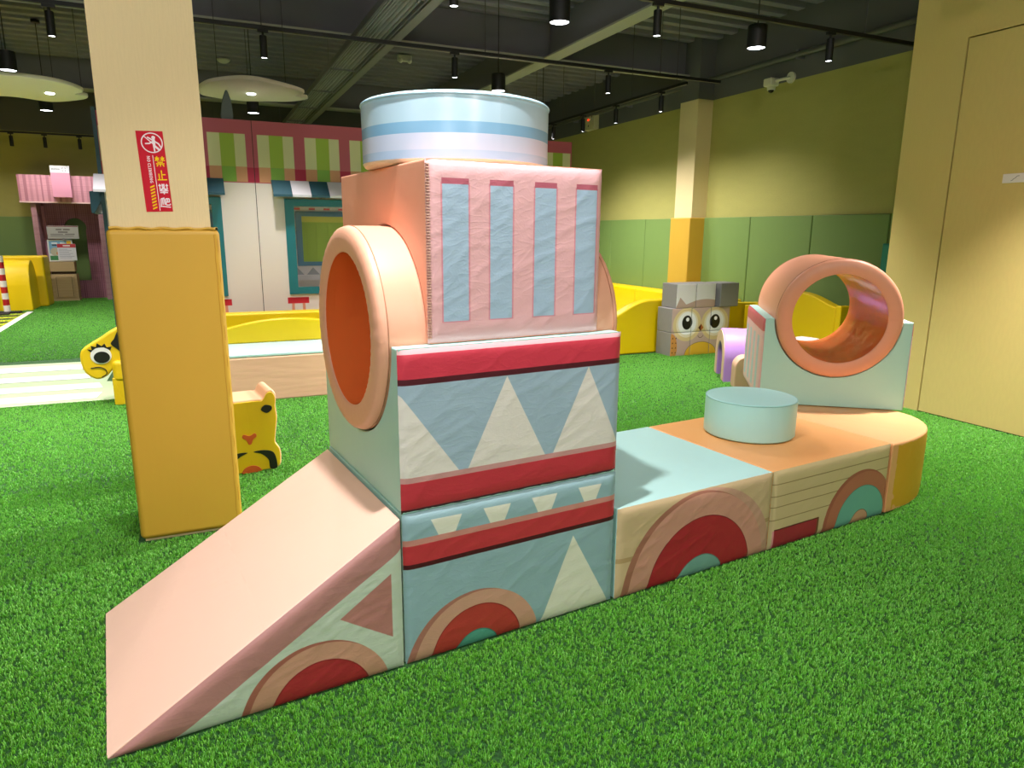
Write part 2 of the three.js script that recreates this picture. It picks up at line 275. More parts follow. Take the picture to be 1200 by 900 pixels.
{ // tower cradle, ring, saddle, drum
  const y = H1 + 0.002;
  const t = trainThing('foam_cradle', 'teal foam cradle with red bands and cream triangles holding the tower ring', 'block', W / 2, y, -D / 2 - 0.004);
  part('body', cradleG, mTeal, t);
  part('front_panel', face(W, HC, 2), printed(cradleTex), t, [-W / 2, 0, D / 2 - 0.004]).userData.label = 'front print of cream triangles between red bands';
  const r = trainThing('foam_ring', 'peach foam tunnel ring with orange inside lying in the tower', 'ring', W / 2 + 0.005, y + HC + 0.014 - 0.402, -D / 2 - 0.004);
  ringParts(r, W + 0.075, mRing, mLining, 0.402);
  const kw = 0.745, kh = 0.633, kd = 0.99, c = trainThing('foam_saddle', 'pink and peach foam cube with four blue window stripes above the ring', 'block', 0.508, y + HC + 0.002, -0.05 - kd / 2);
  const s = new THREE.Shape(), cz = -D / 2 - 0.004 + 0.05 + kd / 2, rr = 0.404, cy = 0.012, hw = Math.sqrt(rr * rr - cy * cy), a = Math.asin(cy / rr);
  s.moveTo(-kd / 2, 0); s.lineTo(cz - hw, 0); s.absarc(cz, cy, rr, Math.PI + a, -a, true); s.lineTo(kd / 2 - .012, 0); s.lineTo(kd / 2 - .012, kh); s.lineTo(-kd / 2, kh); s.closePath();
  const g = ext(s, kw - 0.004, 0.008); g.rotateY(-Math.PI / 2); g.translate(kw / 2 - 0.002, 0, 0);
  part('body', g, vinyl(0xeea78a, 0.45, 0.0022), c);
  const tex = px2(kw, kh, 900, x => {
    x.fillStyle = '#e7b4b8'; x.fillRect(0, 0, kw, kh);
    for (const [l, rg] of [[.056, .156], [.243, .336], [.431, .525], [.618, .716]]) {
      x.fillStyle = '#d98e9c'; x.fillRect(l - .006, .074, rg - l + .012, .484); x.fillStyle = '#b85f72'; x.fillRect(l - .002, .55, rg - l + .004, .022); x.fillStyle = '#a6c0d6'; x.fillRect(l, .078, rg - l, .474);
    }
  });
  part('front_panel', face(kw, kh, 3, 0.016, 0.0016), printed(tex, 0.4, 0.0008), c, [-kw / 2, 0, kd / 2 - 0.004]).userData.label = 'pink front with four pale blue stripes';
  // the sewn edge of the pink front
  const st = []; for (let i = 0; i < 62; i++) st.push(box(-kw / 2 - 0.001, -kw / 2 + 0.011, 0.02 + i * 0.0097, 0.0245 + i * 0.0097, kd / 2 - 0.012, kd / 2 + 0.001));
  part('stitching', st, vinyl(0xe6b9a4, 0.5), c);
  const dr = trainThing('foam_drum', 'blue and white striped foam drum on top of the tower', 'drum', 0.462, y + HC + 0.004 + kh, -0.5);
  const dt = canvasTex(64, 512, x => { for (const [c, a, b] of [['#a9cfe0', 0, .06], ['#a9c8d8', .06, .42], ['#78a8c8', .42, .6], ['#b9c6dc', .6, .86], ['#a3bcd8', .86, 1]]) { x.fillStyle = c; x.fillRect(0, a * 512, 64, (b - a) * 512 + 1); } });
  const R = 0.376, hh = 0.25; const sg = new THREE.CylinderGeometry(R, R, hh - 0.03, 96, 8, true); const sp = sg.attributes.position;
  for (let i = 0; i < sp.count; i++) { const k = 1 + 0.003 * n3(sp.getX(i) * 5, sp.getY(i) * 5, sp.getZ(i) * 5); sp.setX(i, sp.getX(i) * k); sp.setZ(i, sp.getZ(i) * k); } sg.computeVertexNormals();
  part('side_cover', sg, M(0xffffff, 0.25, { map: dt }), dr, [0, hh / 2, 0]);
  const cap = new THREE.LatheGeometry([[0, 0], [R - .03, 0], [R - .008, .004], [R, .016]].map(p => new THREE.Vector2(...p)), 96);
  part('base', cap, vinyl(0xe6d9c4, 0.5), dr);
  const top = new THREE.LatheGeometry([[R, 0], [R - .005, .011], [R - .02, .015], [0, .018]].map(p => new THREE.Vector2(...p)), 96);
  part('top', top, vinyl(0xb5d6e0, 0.4), dr, [0, hh - 0.015, 0]);
  const pp = new THREE.TorusGeometry(R - 0.001, 0.006, 8, 120); pp.rotateX(Math.PI / 2);
  part('piping', pp, vinyl(0xa5cfe4, 0.4), dr, [0, hh - 0.014, 0]);
}
const XB = W + 0.013, LB = 0.993, ZB = 0.009;
{ // teal step block
  const t = trainThing('foam_block', 'low pale teal foam block with a large red wheel print', 'block', XB + LB / 2, 0, ZB - D / 2);
  part('body', rbox(-LB / 2, LB / 2, 0, H2, -D / 2, D / 2 - 0.014, 0.006), vinyl(0xb4dedb, 0.38), t);
  const tex = px2(LB, H2, 800, x => {
    x.translate(-XB, 0); x.fillStyle = '#cdb58e'; x.fillRect(XB, 0, LB, H2);
    x.fillStyle = '#b3976d'; x.fillRect(XB, .17, .1, .022); x.fillRect(1.915, .168, .1, .022); x.fillStyle = '#b59a78'; x.fillRect(1.93, .1, .06, .004);
    disc(x, '#c79d88', 1.53, -.03, .452); disc(x, '#a8705f', 1.462, -.03, .45); disc(x, '#cf9886', 1.487, -.03, .437); disc(x, '#ab2634', 1.495, -.04, .332, '#7e1a28'); disc(x, '#79aba4', 1.494, -.063, .16, '#557f7a');
  });
  part('front_panel', face(LB, H2, 5, 0.014, 0.0018), printed(tex, 0.45, 0.0004), t, [-LB / 2, 0, D / 2 - 0.004]).userData.label = 'tan front print with red wheel';
}
{ // orange block
  const t = trainThing('foam_block', 'low orange-topped foam block with tan plank and teal wheel print', 'block', XB + LB + 0.004 + LB / 2, 0, ZB - D / 2);
  part('body', rbox(-LB / 2, LB / 2, 0, H2, -D / 2, D / 2 - 0.014, 0.006), vinyl(0xe9a766, 0.4), t);
  const x0 = XB + LB + 0.004;
  const tex = px2(LB, H2, 800, x => {
    x.translate(-x0, 0); x.fillStyle = '#d0bd90'; x.fillRect(x0, 0, LB, H2);
    x.fillStyle = '#8f7a50'; for (const [y, e] of [[.353, 3], [.287, 3], [.228, 2.6], [.157, 2.45]]) x.fillRect(x0, y, e - x0, .0045);
    x.fillStyle = '#7a4a33'; x.fillRect(2.35, 0, .018, .106); x.fillStyle = '#d58f93'; x.fillRect(2.0, 0, .012, .1); x.fillStyle = '#a32b3c'; x.fillRect(2.012, 0, .34, .1); x.fillStyle = '#5c1420'; x.fillRect(2.012, .1, .35, .007);
    disc(x, '#a85f4f', 2.72, 0, .315); disc(x, '#b86f5a', 2.738, -.005, .305); disc(x, '#6fb3a6', 2.74, -.005, .2225, '#4c857c'); disc(x, '#d3a184', 2.735, -.005, .08, '#7d5a48');
  });
  part('front_panel', face(LB, H2, 6, 0.012, 0.0012), printed(tex, 0.45, 0.0003), t, [-LB / 2, 0, D / 2 - 0.004]).userData.label = 'tan planked front print with teal wheel';
}
{ // rounded nose
  const NR = 0.77, r = D / 2, x0 = XB + 2 * LB + 0.01, t = trainThing('foam_nose', 'half-round foam end piece with peach top and yellow curved side', 'block', x0, 0, ZB - D / 2);
  const prof = []; for (let i = 0; i <= 48; i++) { const a = -Math.PI / 2 + Math.PI * i / 48; prof.push([Math.pow(Math.max(0, Math.cos(a)), .8) * NR, Math.sin(a) * r]); }
  const s = shapeOf(prof); const g = ext(s, H2 - 0.002, 0.012); g.rotateX(-Math.PI / 2); part('body', g, vinyl(0xebae76, 0.42), t);
  const N = 64, pos = [], uv = [], idx = [];
  for (let i = 0; i <= N; i++) { const a = -Math.PI / 2 + 0.035 + (Math.PI - 0.07) * i / N; for (let j = 0; j <= 10; j++) { const v = j / 10, k = Math.min(1, Math.min(v, 1 - v) * 8, Math.min(i, N - i) * 0.5); const q = 1 + 0.006 * k + 0.002 * n2(i * 0.2, j * 0.4); pos.push(Math.pow(Math.cos(a), .8) * NR * q, 0.012 + v * (H2 - 0.026), -Math.sin(a) * r * q); uv.push(i / N * 3, v); if (i < N && j < 10) { const b = i * 11 + j; idx.push(b, b + 11, b + 1, b + 1, b + 11, b + 12); } } }
  const q = new THREE.BufferGeometry(); q.setAttribute('position', new THREE.Float32BufferAttribute(pos, 3)); q.setAttribute('uv', new THREE.Float32BufferAttribute(uv, 2)); q.setIndex(idx); q.computeVertexNormals();
  part('curved_side', q, vinyl(0xdba52a, 0.5, 0.002, { side: THREE.DoubleSide }), t).userData.label = 'mustard yellow curved side';
}
{ // second cradle with ring, turned across the train
  const a = THREE.MathUtils.degToRad(42.39), u = [Math.cos(a), Math.sin(a)], n = [-u[1], u[0]], m = [(3.058 + 3.792) / 2, (-1.066 - 0.396) / 2];
  const c = [m[0] - n[0] * W / 2, m[1] - n[1] * W / 2];   // axis of the trough along n
  const turn = Math.atan2(-n[1], n[0]) + Math.PI;   // local -x faces the camera side
  const t = trainThing('foam_cradle', 'teal foam cradle set across the low end block holding a tipped-over ring', 'block', c[0], H2 + 0.002, c[1], turn);
  part('body', cradleG, mTeal, t);
    const sideTex = px2(W, HC, 500, x => { x.fillStyle = '#e3b3b6'; x.fillRect(0, 0, W, HC); x.fillStyle = '#c95c68'; x.fillRect(0, HC - .09, W, .09); for (let k = 0; k < 4; k++) { x.fillStyle = '#a9bcc4'; x.fillRect(.08 + k * .22, .06, .1, .4); } });
  part('side_panel', face(W, HC, 8), printed(sideTex), t, [-W / 2, 0, D / 2 - 0.004]); part('side_panel', face(W, HC, 4), printed(sideTex), t, [W / 2, 0, -D / 2 + 0.004], [0, Math.PI, 0]).userData.label = 'striped pink print on the end';
  const r = trainThing('foam_ring', 'peach foam tunnel ring with orange inside lying in the far cradle', 'ring', c[0] + n[0] * 0.005, H2 + 0.002 + HC + 0.014 - 0.402, c[1] + n[1] * 0.005, turn);
  ringParts(r, W + 0.05, mRing2, mLining, 0.402);
}
{ // round stool on the orange block
  const t = trainThing('foam_stool', 'short pale teal foam cylinder standing on the orange block', 'stool', 2.43, H2 + 0.002, -0.565);
  const R = 0.262, h = 0.225;
  const g = new THREE.LatheGeometry([[0, 0], [R - .012, 0], [R, .012], [R, h * .5], [R, h - .012], [R - .004, h - .004], [R - .014, h], [0, h + .003]].map(p => new THREE.Vector2(...p)), 96);
  part('body', g, vinyl(0xb0e0dc, 0.4), t);
  const pp = new THREE.TorusGeometry(R - 0.003, 0.004, 8, 96); pp.rotateX(Math.PI / 2); part('piping', pp, vinyl(0x8fc4c0, 0.45), t, [0, h - 0.006, 0]);
}

// ------------------------------------------------------------------ animals behind the pillar
{
  const t = thing('tiger_seat', 'yellow foam tiger head seat with black stripes and orange nose', 'seat', [-0.4, 0, -2.62], 0.12);
  const half = [[0, 0.5], [0.07, 0.5], [0.105, 0.5], [0.135, 0.545], [0.17, 0.55], [0.19, 0.51], [0.185, 0.44], [0.19, 0.36], [0.175, 0.25], [0.17, 0.19], [0.195, 0.14], [0.2, 0.08], [0.185, 0.015], [0.1, 0.0]];
  const out = [...half, ...half.slice(1).reverse().map(([x, y]) => [-x, y])];
  const g = ext(smooth(out), 0.3, 0.012); g.translate(0, 0.004, -0.15);
  part('body', g, vinyl(0xe7b58c, 0.45), t);
  const f = new THREE.ShapeGeometry(smooth(out.map(([x, y]) => [x * 0.955, 0.27 + (y - 0.27) * 0.965]))); const f2 = ext(smooth(out.map(([x, y]) => [x * 0.95, 0.272 + (y - 0.27) * 0.96])), 0.012, 0.004);
  part('face_panel', f2, vinyl(0xeac316, 0.42), t, [0, 0, 0.146]);
  const flat = (pts, c, nm, z = 0.158) => part(nm, ext(smooth(pts), 0.006, 0.001), vinyl(c, 0.45), t, [0, 0, z]);
  flat([[-0.035, 0.275], [0, 0.262], [0.035, 0.275], [0.045, 0.255], [0.022, 0.235], [0.008, 0.205], [-0.008, 0.205], [-0.022, 0.235], [-0.045, 0.255]], 0xd9602a, 'nose');
  for (const s of [-1, 1]) {
    flat([[s * 0.085, 0.43], [s * 0.11, 0.46], [s * 0.15, 0.45], [s * 0.152, 0.425], [s * 0.12, 0.405]], 0x171512, 'eye');
    flat([[s * 0.02, 0.148], [s * 0.09, 0.15], [s * 0.15, 0.12], [s * 0.165, 0.02], [s * 0.12, 0.018], [s * 0.11, 0.08], [s * 0.07, 0.125]], 0x171512, 'stripe');
  }
  flat([[-0.06, 0.008], [-0.045, 0.04], [0, 0.055], [0.045, 0.04], [0.06, 0.008], [0, 0.006]], 0xd9602a, 'mouth');
}
{
  const t = thing('giraffe_rocker', 'yellow foam giraffe with large lashed eye peering out behind the pillar', 'rocker', [-1.3, 0, -5.0]);
  const ye = vinyl(0xe5bd12, 0.45), bk = vinyl(0x151310, 0.45);
  const head = [[-0.345, 0.43], [-0.33, 0.52], [-0.26, 0.575], [-0.17, 0.63], [-0.08, 0.69], [0.0, 0.72], [0.05, 0.66], [0.04, 0.56], [0.06, 0.42], [0.12, 0.3], [0.02, 0.28], [-0.06, 0.36], [-0.1, 0.33], [-0.16, 0.27], [-0.24, 0.255], [-0.32, 0.32]];
  const g = ext(smooth(head), 0.17, 0.02); g.translate(0, 0, -0.085); part('head', g, ye, t);
  const flat = (pts, m, nm, z = 0.084, d = 0.006) => part(nm, ext(smooth(pts), d, 0.001), m, t, [0, 0, z]);
  const circ = (cx, cy, rx, ry, n = 14) => Array.from({ length: n }, (_, i) => [cx + rx * Math.cos(i / n * 6.283), cy + ry * Math.sin(i / n * 6.283)]);
  flat(circ(-0.178, 0.47, 0.084, 0.078), vinyl(0xe8e6e0, 0.4), 'eye'); flat(circ(-0.172, 0.455, 0.064, 0.053), bk, 'pupil', 0.089);
  part('lashes', ext(shapeOf([[-0.28, 0.535], [-0.245, 0.525], [-0.25, 0.565], [-0.21, 0.55], [-0.2, 0.585], [-0.165, 0.558], [-0.14, 0.58], [-0.125, 0.545], [-0.085, 0.55], [-0.1, 0.515], [-0.15, 0.545], [-0.21, 0.54], [-0.255, 0.505]]), 0.006, 0.001), bk, t, [0, 0, 0.084]);
  flat([[-0.06, 0.62], [-0.02, 0.69], [0.03, 0.66], [0.04, 0.56], [0.01, 0.48], [-0.05, 0.53], [-0.09, 0.575]], bk, 'spot');
  part('smile', tube([[-0.27, 0.36, 0.088], [-0.2, 0.365, 0.09], [-0.155, 0.34, 0.09], [-0.15, 0.3, 0.09], [-0.19, 0.27, 0.088]], 0.004), bk, t);
  part('body', rbox(-0.1, 0.42, 0.22, 0.42, -0.12, 0.12, 0.04), ye, t);
  for (const x of [-0.11, 0.29]) part('leg', rbox(x, x + 0.12, 0, 0.26, -0.11, 0.11, 0.012), ye, t);
}

// ------------------------------------------------------------------ bench and playhouse behind
{
  const t = thing('foam_bench', 'long peach foam bench with pale blue seat and yellow arched back', 'bench', [0.7, 0, -4.57]);
  part('seat_base', rbox(-1.55, 1.6, 0, 0.425, -0.97, 0, 0.015), vinyl(0xe2b393, 0.45, 0.002), t);
  part('seat_pad', rbox(-1.55, 1.6, 0.425, 0.458, -0.97, -0.004, 0.012), vinyl(0xb9dcd8, 0.42), t);
  const s = new THREE.Shape(); s.moveTo(-1.55, 0.45); s.lineTo(1.6, 0.45); s.lineTo(1.6, 0.5); s.quadraticCurveTo(1.0, 0.86, 0.35, 0.52); s.quadraticCurveTo(-0.52, 0.87, -1.4, 0.5); s.lineTo(-1.55, 0.5); s.closePath();
  part('arched_back', ext(s, 0.1, 0.015), vinyl(C.yellow, 0.4), t, [0, 0.008, -0.8]);
}
{
  const t = thing('low_wall', 'yellow padded low wall between the bench and the playhouse', 'barrier', [0.7, 0, -5.68]);
  part('padding', rbox(-1.75, 2.3, 0, 0.73, -0.1, 0.1, 0.02), vinyl(C.yellow, 0.42), t);
}
{
  const FW = 5.5, FX = -1.45, FH = 2.77, FZ = -6.2;
  const t = thing('playhouse', 'white playhouse front with rose and green striped top and teal windows', 'playhouse', [FX, 0, FZ]);
  const L = x => x - FX;
  const wins = [[L(-1.38), L(-0.32)], [L(0.345), L(1.42)], [L(2.05), L(3.1)]], wy0 = 0.87, wy1 = 1.95;
  const s = shapeOf([[0, 0], [FW, 0], [FW, FH], [0, FH]]);
  for (const [a, b] of wins) { const h = new THREE.Path(); h.moveTo(a + .05, wy0 + .05); h.lineTo(b - .05, wy0 + .05); h.lineTo(b - .05, wy1 - .05); h.lineTo(a + .05, wy1 - .05); h.closePath(); s.holes.push(h); }
  const tex = px2(FW, FH, 280, x => {
    x.fillStyle = '#e2d7cf'; x.fillRect(0, 0, FW, FH);
    x.fillStyle = '#b5525f'; x.fillRect(0, 2.11, FW, FH - 2.11);
    x.fillStyle = '#a8193c'; x.fillRect(0, 2.12, FW, .155);
    for (let k = -2; k < 9; k++) {
      const a = L(-0.41 + k * 0.507), w = [.125, .145, .115];
      x.fillStyle = '#cdc896'; x.fillRect(a, 2.28, w[0], .345); x.fillStyle = '#96ad35'; x.fillRect(a + w[0], 2.28, w[1], .345); x.fillStyle = '#cdc896'; x.fillRect(a + w[0] + w[1], 2.28, w[2], .345);
      x.fillStyle = '#c98e66'; x.fillRect(a, 2.12, w[0], .16); x.fillStyle = '#7aa43a'; x.fillRect(a + w[0], 2.12, w[1], .16); x.fillStyle = '#c98e66'; x.fillRect(a + w[0] + w[1], 2.12, w[2], .16);
    }
    for (const [a] of [[.32], [-.53], [1.3], [2.0], [3.0]]) { x.fillStyle = '#c9182b'; x.fillRect(L(a), .76, .24, .07); x.fillStyle = '#dd8f72'; poly(x, '#dd8f72', [[L(a) + .045, .76], [L(a) + .075, .76], [L(a) + .06, 0], [L(a) + .02, 0]]); poly(x, '#dd8f72', [[L(a) + .165, .76], [L(a) + .195, .76], [L(a) + .22, 0], [L(a) + .18, 0]]); }
  });
  tex.repeat.set(1 / FW, 1 / FH);
  const g = ext(s, 0.09, 0); g.translate(0, 0, -0.09);
  part('front_wall', g, M(0xffffff, 0.6, { map: tex }), t);
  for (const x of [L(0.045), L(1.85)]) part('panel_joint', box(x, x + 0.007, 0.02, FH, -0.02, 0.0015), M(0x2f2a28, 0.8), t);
  const wm = M(0xd8cfc8, 0.7);
  part('side_wall', box(0, 0.09, 0, FH, -1.5, -0.091), wm, t); part('side_wall', box(FW - 0.09, FW, 0, FH, -1.5, -0.091), wm, t);
  part('rear_wall', box(0, FW, 0, FH, -1.6, -1.5), wm, t);
  part('corner_trim', box(-0.015, 0.02, 0, FH + 0.03, -0.12, 0.012), M(0x18414c, 0.5), t);
  const teal = M(0x0a6f78, 0.45), glass = new THREE.MeshPhysicalMaterial({ color: 0xffffff, roughness: 0.02, transmission: 1, thickness: 0, ior: 1.45 });
  wins.forEach(([a, b], i) => {
    const w = new THREE.Group(); w.name = 'window'; t.add(w);
    part('window_frame', [box(a, a + .1, wy0, wy1, -.03, .025), box(b - .1, b, wy0, wy1, -.03, .025), box(a + .1, b - .1, wy0, wy0 + .08, -.03, .025), box(a + .1, b - .1, wy1 - .08, wy1, -.03, .025)], teal, w);
    part('pane', box(a + .1, b - .1, wy0 + .08, wy1 - .08, -.012, -.008), glass, w);
    const z = -.55, A = a + .06, B = b - .06;   // what is set inside: a board with a blue-framed green shutter
    part('inner_board', box(A, B + .1, wy0 + .2, wy1, z - .02, z), M(0xd6d0d2, 0.6), w);
    part('inner_frame', [box(A + .12, A + .19, 1.17, 1.83, z, z + .02), box(B - .1, B - .03, 1.17, 1.83, z, z + .02), box(A + .19, B - .1, 1.17, 1.22, z, z + .02), box(A + .19, B - .1, 1.77, 1.83, z, z + .02)], M(0x3f78a0, 0.5), w);
    part('shutter', [box(A + .19, B - .1, 1.22, 1.77, z + .001, z + .008), box(A + .25, A + .265, 1.24, 1.68, z + .008, z + .014), box(A + .36, A + .375, 1.24, 1.68, z + .008, z + .014), box(A + .5, A + .515, 1.24, 1.68, z + .008, z + .014)], M(0x8fae3a, 0.5), w);
    part('shutter_head', box(A + .19, B - .1, 1.7, 1.77, z + .009, z + .013), M(0xc2c24a, 0.5), w);
    part('bunting', Array.from({ length: 5 }, (_, k) => { const q = ext(shapeOf([[0, 0], [.16, 0], [.08, .09]]), .006, 0); q.translate(A + .03 + k * .19, 1.06, z + .004); return q; }), M(0x9a9ba3, 0.6), w);
    part('inner_shelf', box(A, B + .1, 1.0, 1.06, z - .02, z + .1), M(0xcfc9cc, 0.6), w);
    for (let k = 0; k < 6; k++) part('inner_trim', box(A + .05 + k * .17, A + .12 + k * .17, wy1 - .115, wy1 - .095, -.1, -.09), M(0xc03848, 0.6), w);
    // awning
    const aw = new THREE.Group(); aw.name = 'awning'; t.add(aw);
    const x0 = a - .13, n = Math.round((b - a + .26) / .205);
    for (let k = 0; k < n; k++) { const q = ext(shapeOf([[0, 2.15], [0.012, 2.15], [0.19, 1.99], [0.19, 1.965], [0.175, 1.965], [0.175, 1.985], [0, 2.135]]), .203, 0); q.rotateY(-Math.PI / 2); q.scale(1, 1, 1); q.rotateY(0); const m = part('awning_stripe', q, M((k + (i ? 0 : 1)) % 2 ? 0xcfcdd2 : 0x1f4c58, 0.55), aw); m.position.set(x0 + (k + 1) * .205, 0, 0); }
  });
  part('side_awning', ext(shapeOf([[0, 2.0], [-0.13, 1.98], [-0.13, 1.76], [-0.1, 1.76], [0, 1.95]]), 0.6, 0.002), M(0x1f4c58, 0.55), t, [0, 0, -0.72]);
  const fin = ext(smooth([[-.065, -.08], [-.055, .08], [-.02, .19], [0, .22], [.02, .19], [.045, .08], [.045, -.08]]), 0.05, 0.008);
  part('roof_fin', fin, M(0x63666a, 0.6), t, [L(-0.18), FH + 0.08, -0.075]);
}

// ------------------------------------------------------------------ right background: owl cubes, barriers, blocks
{
  const S = 0.318, ox = 5.0, oz = -5.1;
  const tex = canvasTex(768, 768, (x, w) => {
    const k = w / 3; x.fillStyle = '#c3a79a'; x.fillRect(0, 0, w, w);
    x.fillStyle = '#e4e2de'; x.fillRect(0, 0, w, k); x.fillStyle = '#bfa294';
    x.beginPath(); x.moveTo(0, k); x.lineTo(0, k * .95); x.lineTo(k * .18, k * .55); x.lineTo(k * .5, k * .85); x.lineTo(k, k * .7); x.quadraticCurveTo(k * 1.5, k * .6, k * 2, k * .7); x.lineTo(k * 2.5, k * .85); x.lineTo(k * 2.85, k * .55); x.lineTo(w, k); x.fill();
    for (const cx of [.78, 2.22]) {
      x.fillStyle = '#d9c48e'; x.beginPath(); x.ellipse(cx * k, 1.68 * k, .72 * k, .7 * k, 0, 0, 7); x.fill();
      x.fillStyle = '#e6dcc0'; x.beginPath(); x.ellipse(cx * k, 1.66 * k, .56 * k, .56 * k, 0, 0, 7); x.fill();
      x.fillStyle = '#f0f1ee'; x.beginPath(); x.ellipse(cx * k, 1.63 * k, .46 * k, .48 * k, 0, 0, 7); x.fill();
      x.fillStyle = '#0d0d0d'; x.beginPath(); x.ellipse(cx * k, 1.6 * k, .26 * k, .3 * k, 0, 0, 7); x.fill();
      x.fillStyle = '#ffffff'; x.beginPath(); x.arc((cx + .02) * k, 1.47 * k, .085 * k, 0, 7); x.fill();
    }
    x.fillStyle = '#b5652a'; x.beginPath(); x.moveTo(1.5 * k, 1.68 * k); x.lineTo(1.64 * k, 1.85 * k); x.lineTo(1.5 * k, 1.99 * k); x.lineTo(1.36 * k, 1.85 * k); x.fill(); x.fillStyle = '#4a2410'; x.beginPath(); x.moveTo(1.5 * k, 1.68 * k); x.lineTo(1.5 * k, 1.99 * k); x.lineTo(1.36 * k, 1.85 * k); x.fill();
    x.strokeStyle = '#5d4a40'; x.lineWidth = 6; x.beginPath(); x.arc(1.5 * k, 2.12 * k, .14 * k, .3, 2.84); x.stroke();
    x.fillStyle = '#e2b432'; x.beginPath(); x.ellipse(1.55 * k, 3.0 * k, .82 * k, .56 * k, 0, 0, 7); x.fill(); x.strokeStyle = '#6d5230'; x.lineWidth = 4; x.stroke();
    for (const s of [0, 1]) { x.fillStyle = '#c98b45'; x.beginPath(); x.ellipse(s ? w : 0, 2.65 * k, .32 * k, .62 * k, 0, 0, 7); x.fill(); x.fillStyle = '#3a2415'; for (let i = 0; i < 4; i++) for (let j = 0; j < 2; j++) { const X = s ? w - 20 - j * 40 : 22 + j * 42, Y = 2.22 * k + i * 52; x.beginPath(); x.moveTo(X - 9, Y + 9); x.lineTo(X + 9, Y + 9); x.lineTo(X, Y - 9); x.fill(); } }
  });
  const grey = vinyl(0x8a8886, 0.5), rowN = ['bottom', 'middle', 'top'], colN = ['left', 'centre', 'right'];
  const what = { top: ['white cap', 'white cap', 'plain grey turned'], middle: ['owl eye beside the grey sides', 'owl beak', 'owl eye beside the purple arch'], bottom: ['spotted owl wing', 'yellow owl belly', 'owl wing behind the purple arch'] };
  const labels = [['printed foam cube with spotted owl wing, resting on the turf', 'printed foam cube with yellow owl belly, resting on the turf', 'printed foam cube with owl wing, partly behind the purple arch'], ['printed foam cube with owl eye above the spotted wing cube', 'printed foam cube with the owl beak between two eyes', 'printed foam cube with owl eye next to the yellow barrier'], ['foam cube with white cap and owl ear on the stack', 'foam cube with white cap at the middle of the top row', 'grey foam cube turned plain side out on the owl stack']];
  for (let r = 0; r < 3; r++) for (let c = 0; c < 3; c++) {
    const dx = r === 2 ? 0.055 + (c === 2 ? 0.05 : 0) : 0, tn_ = r === 2 && c === 2 ? 0.03 : 0, dz = r === 2 && c === 2 ? 0.03 : 0;
    const t = thing('foam_cube', labels[r][c], 'cube', [ox + dx + (c + .5) * (S + 0.003), r * (S + 0.001), oz + dz - S / 2], tn_, 'owl puzzle cubes');
    part('body', rbox(-S / 2, S / 2, 0, S, -S / 2, S / 2, 0.01, 2), grey, t);
    if (r === 2 && c === 2) continue;
    const g = face(S - .004, S - .004, r * 3 + c, 0.006, 0.0006); const uv = g.attributes.uv; for (let i = 0; i < uv.count; i++) uv.setXY(i, (uv.getX(i) + c) / 3, (uv.getY(i) + r) / 3);
    part('printed_face', g, M(0xffffff, 0.45, { map: tex }), t, [-S / 2 + .002, .002, S / 2 + .009]);
  }
}
const mYel = vinyl(C.yellow, 0.42);
{
  const t = thing('wave_barrier', 'yellow foam barrier with wavy top running behind the owl cubes', 'barrier', [3.9, 0, -5.64]);
  const s = new THREE.Shape(); s.moveTo(0, 0); s.lineTo(3.0, 0); s.lineTo(3.0, 0.62); s.bezierCurveTo(2.4, 0.63, 1.8, 0.72, 1.05, 0.72); s.bezierCurveTo(0.7, 0.72, 0.45, 0.42, 0.1, 0.4); s.lineTo(0, 0.4); s.closePath();
  part('padding', ext(s, 0.16, 0.02), mYel, t, [0, 0, 0]);
}
{
  const t = thing('hump_barrier', 'yellow foam barrier panel with humped top seen through the far ring', 'barrier', [6.4, 0, -3.7]);
  const s = new THREE.Shape(); s.moveTo(0.06, 0); s.lineTo(1.6, 0); s.lineTo(1.6, 0.62); s.bezierCurveTo(1.2, 0.66, 0.95, 0.88, 0.68, 0.88); s.bezierCurveTo(0.4, 0.88, 0.2, 0.75, 0.06, 0.74); s.closePath();
  const g = ext(s, 0.14, 0.015); g.rotateY(Math.PI / 2); part('panel', g, mYel, t, [0, 0, 0]);
  part('end_post', rbox(0, 0.15, 0, 0.76, -0.06, 0.02, 0.015), mYel, t);
}
{
  const t = thing('wall_bench', 'yellow padded bench running along the foot of the green wall', 'bench', [6.98, 0, -10]);
  for (let k = 0; k < 8; k++) part('bench_cushion', rbox(-0.2, 0.2, 0.004, 0.6, -5.8 + k * 1.2, -4.61 + k * 1.2, 0.03), mYel, t);
}
{ const m = part(numbered('floor_mat'), rbox(3.2, 6.75, 0.002, 0.03, -13, -5.55, 0.01), vinyl(0xb3c79a, 0.5), scene); m.userData = { label: 'pale green mat floor beyond the wavy yellow barrier', category: 'mat' }; }
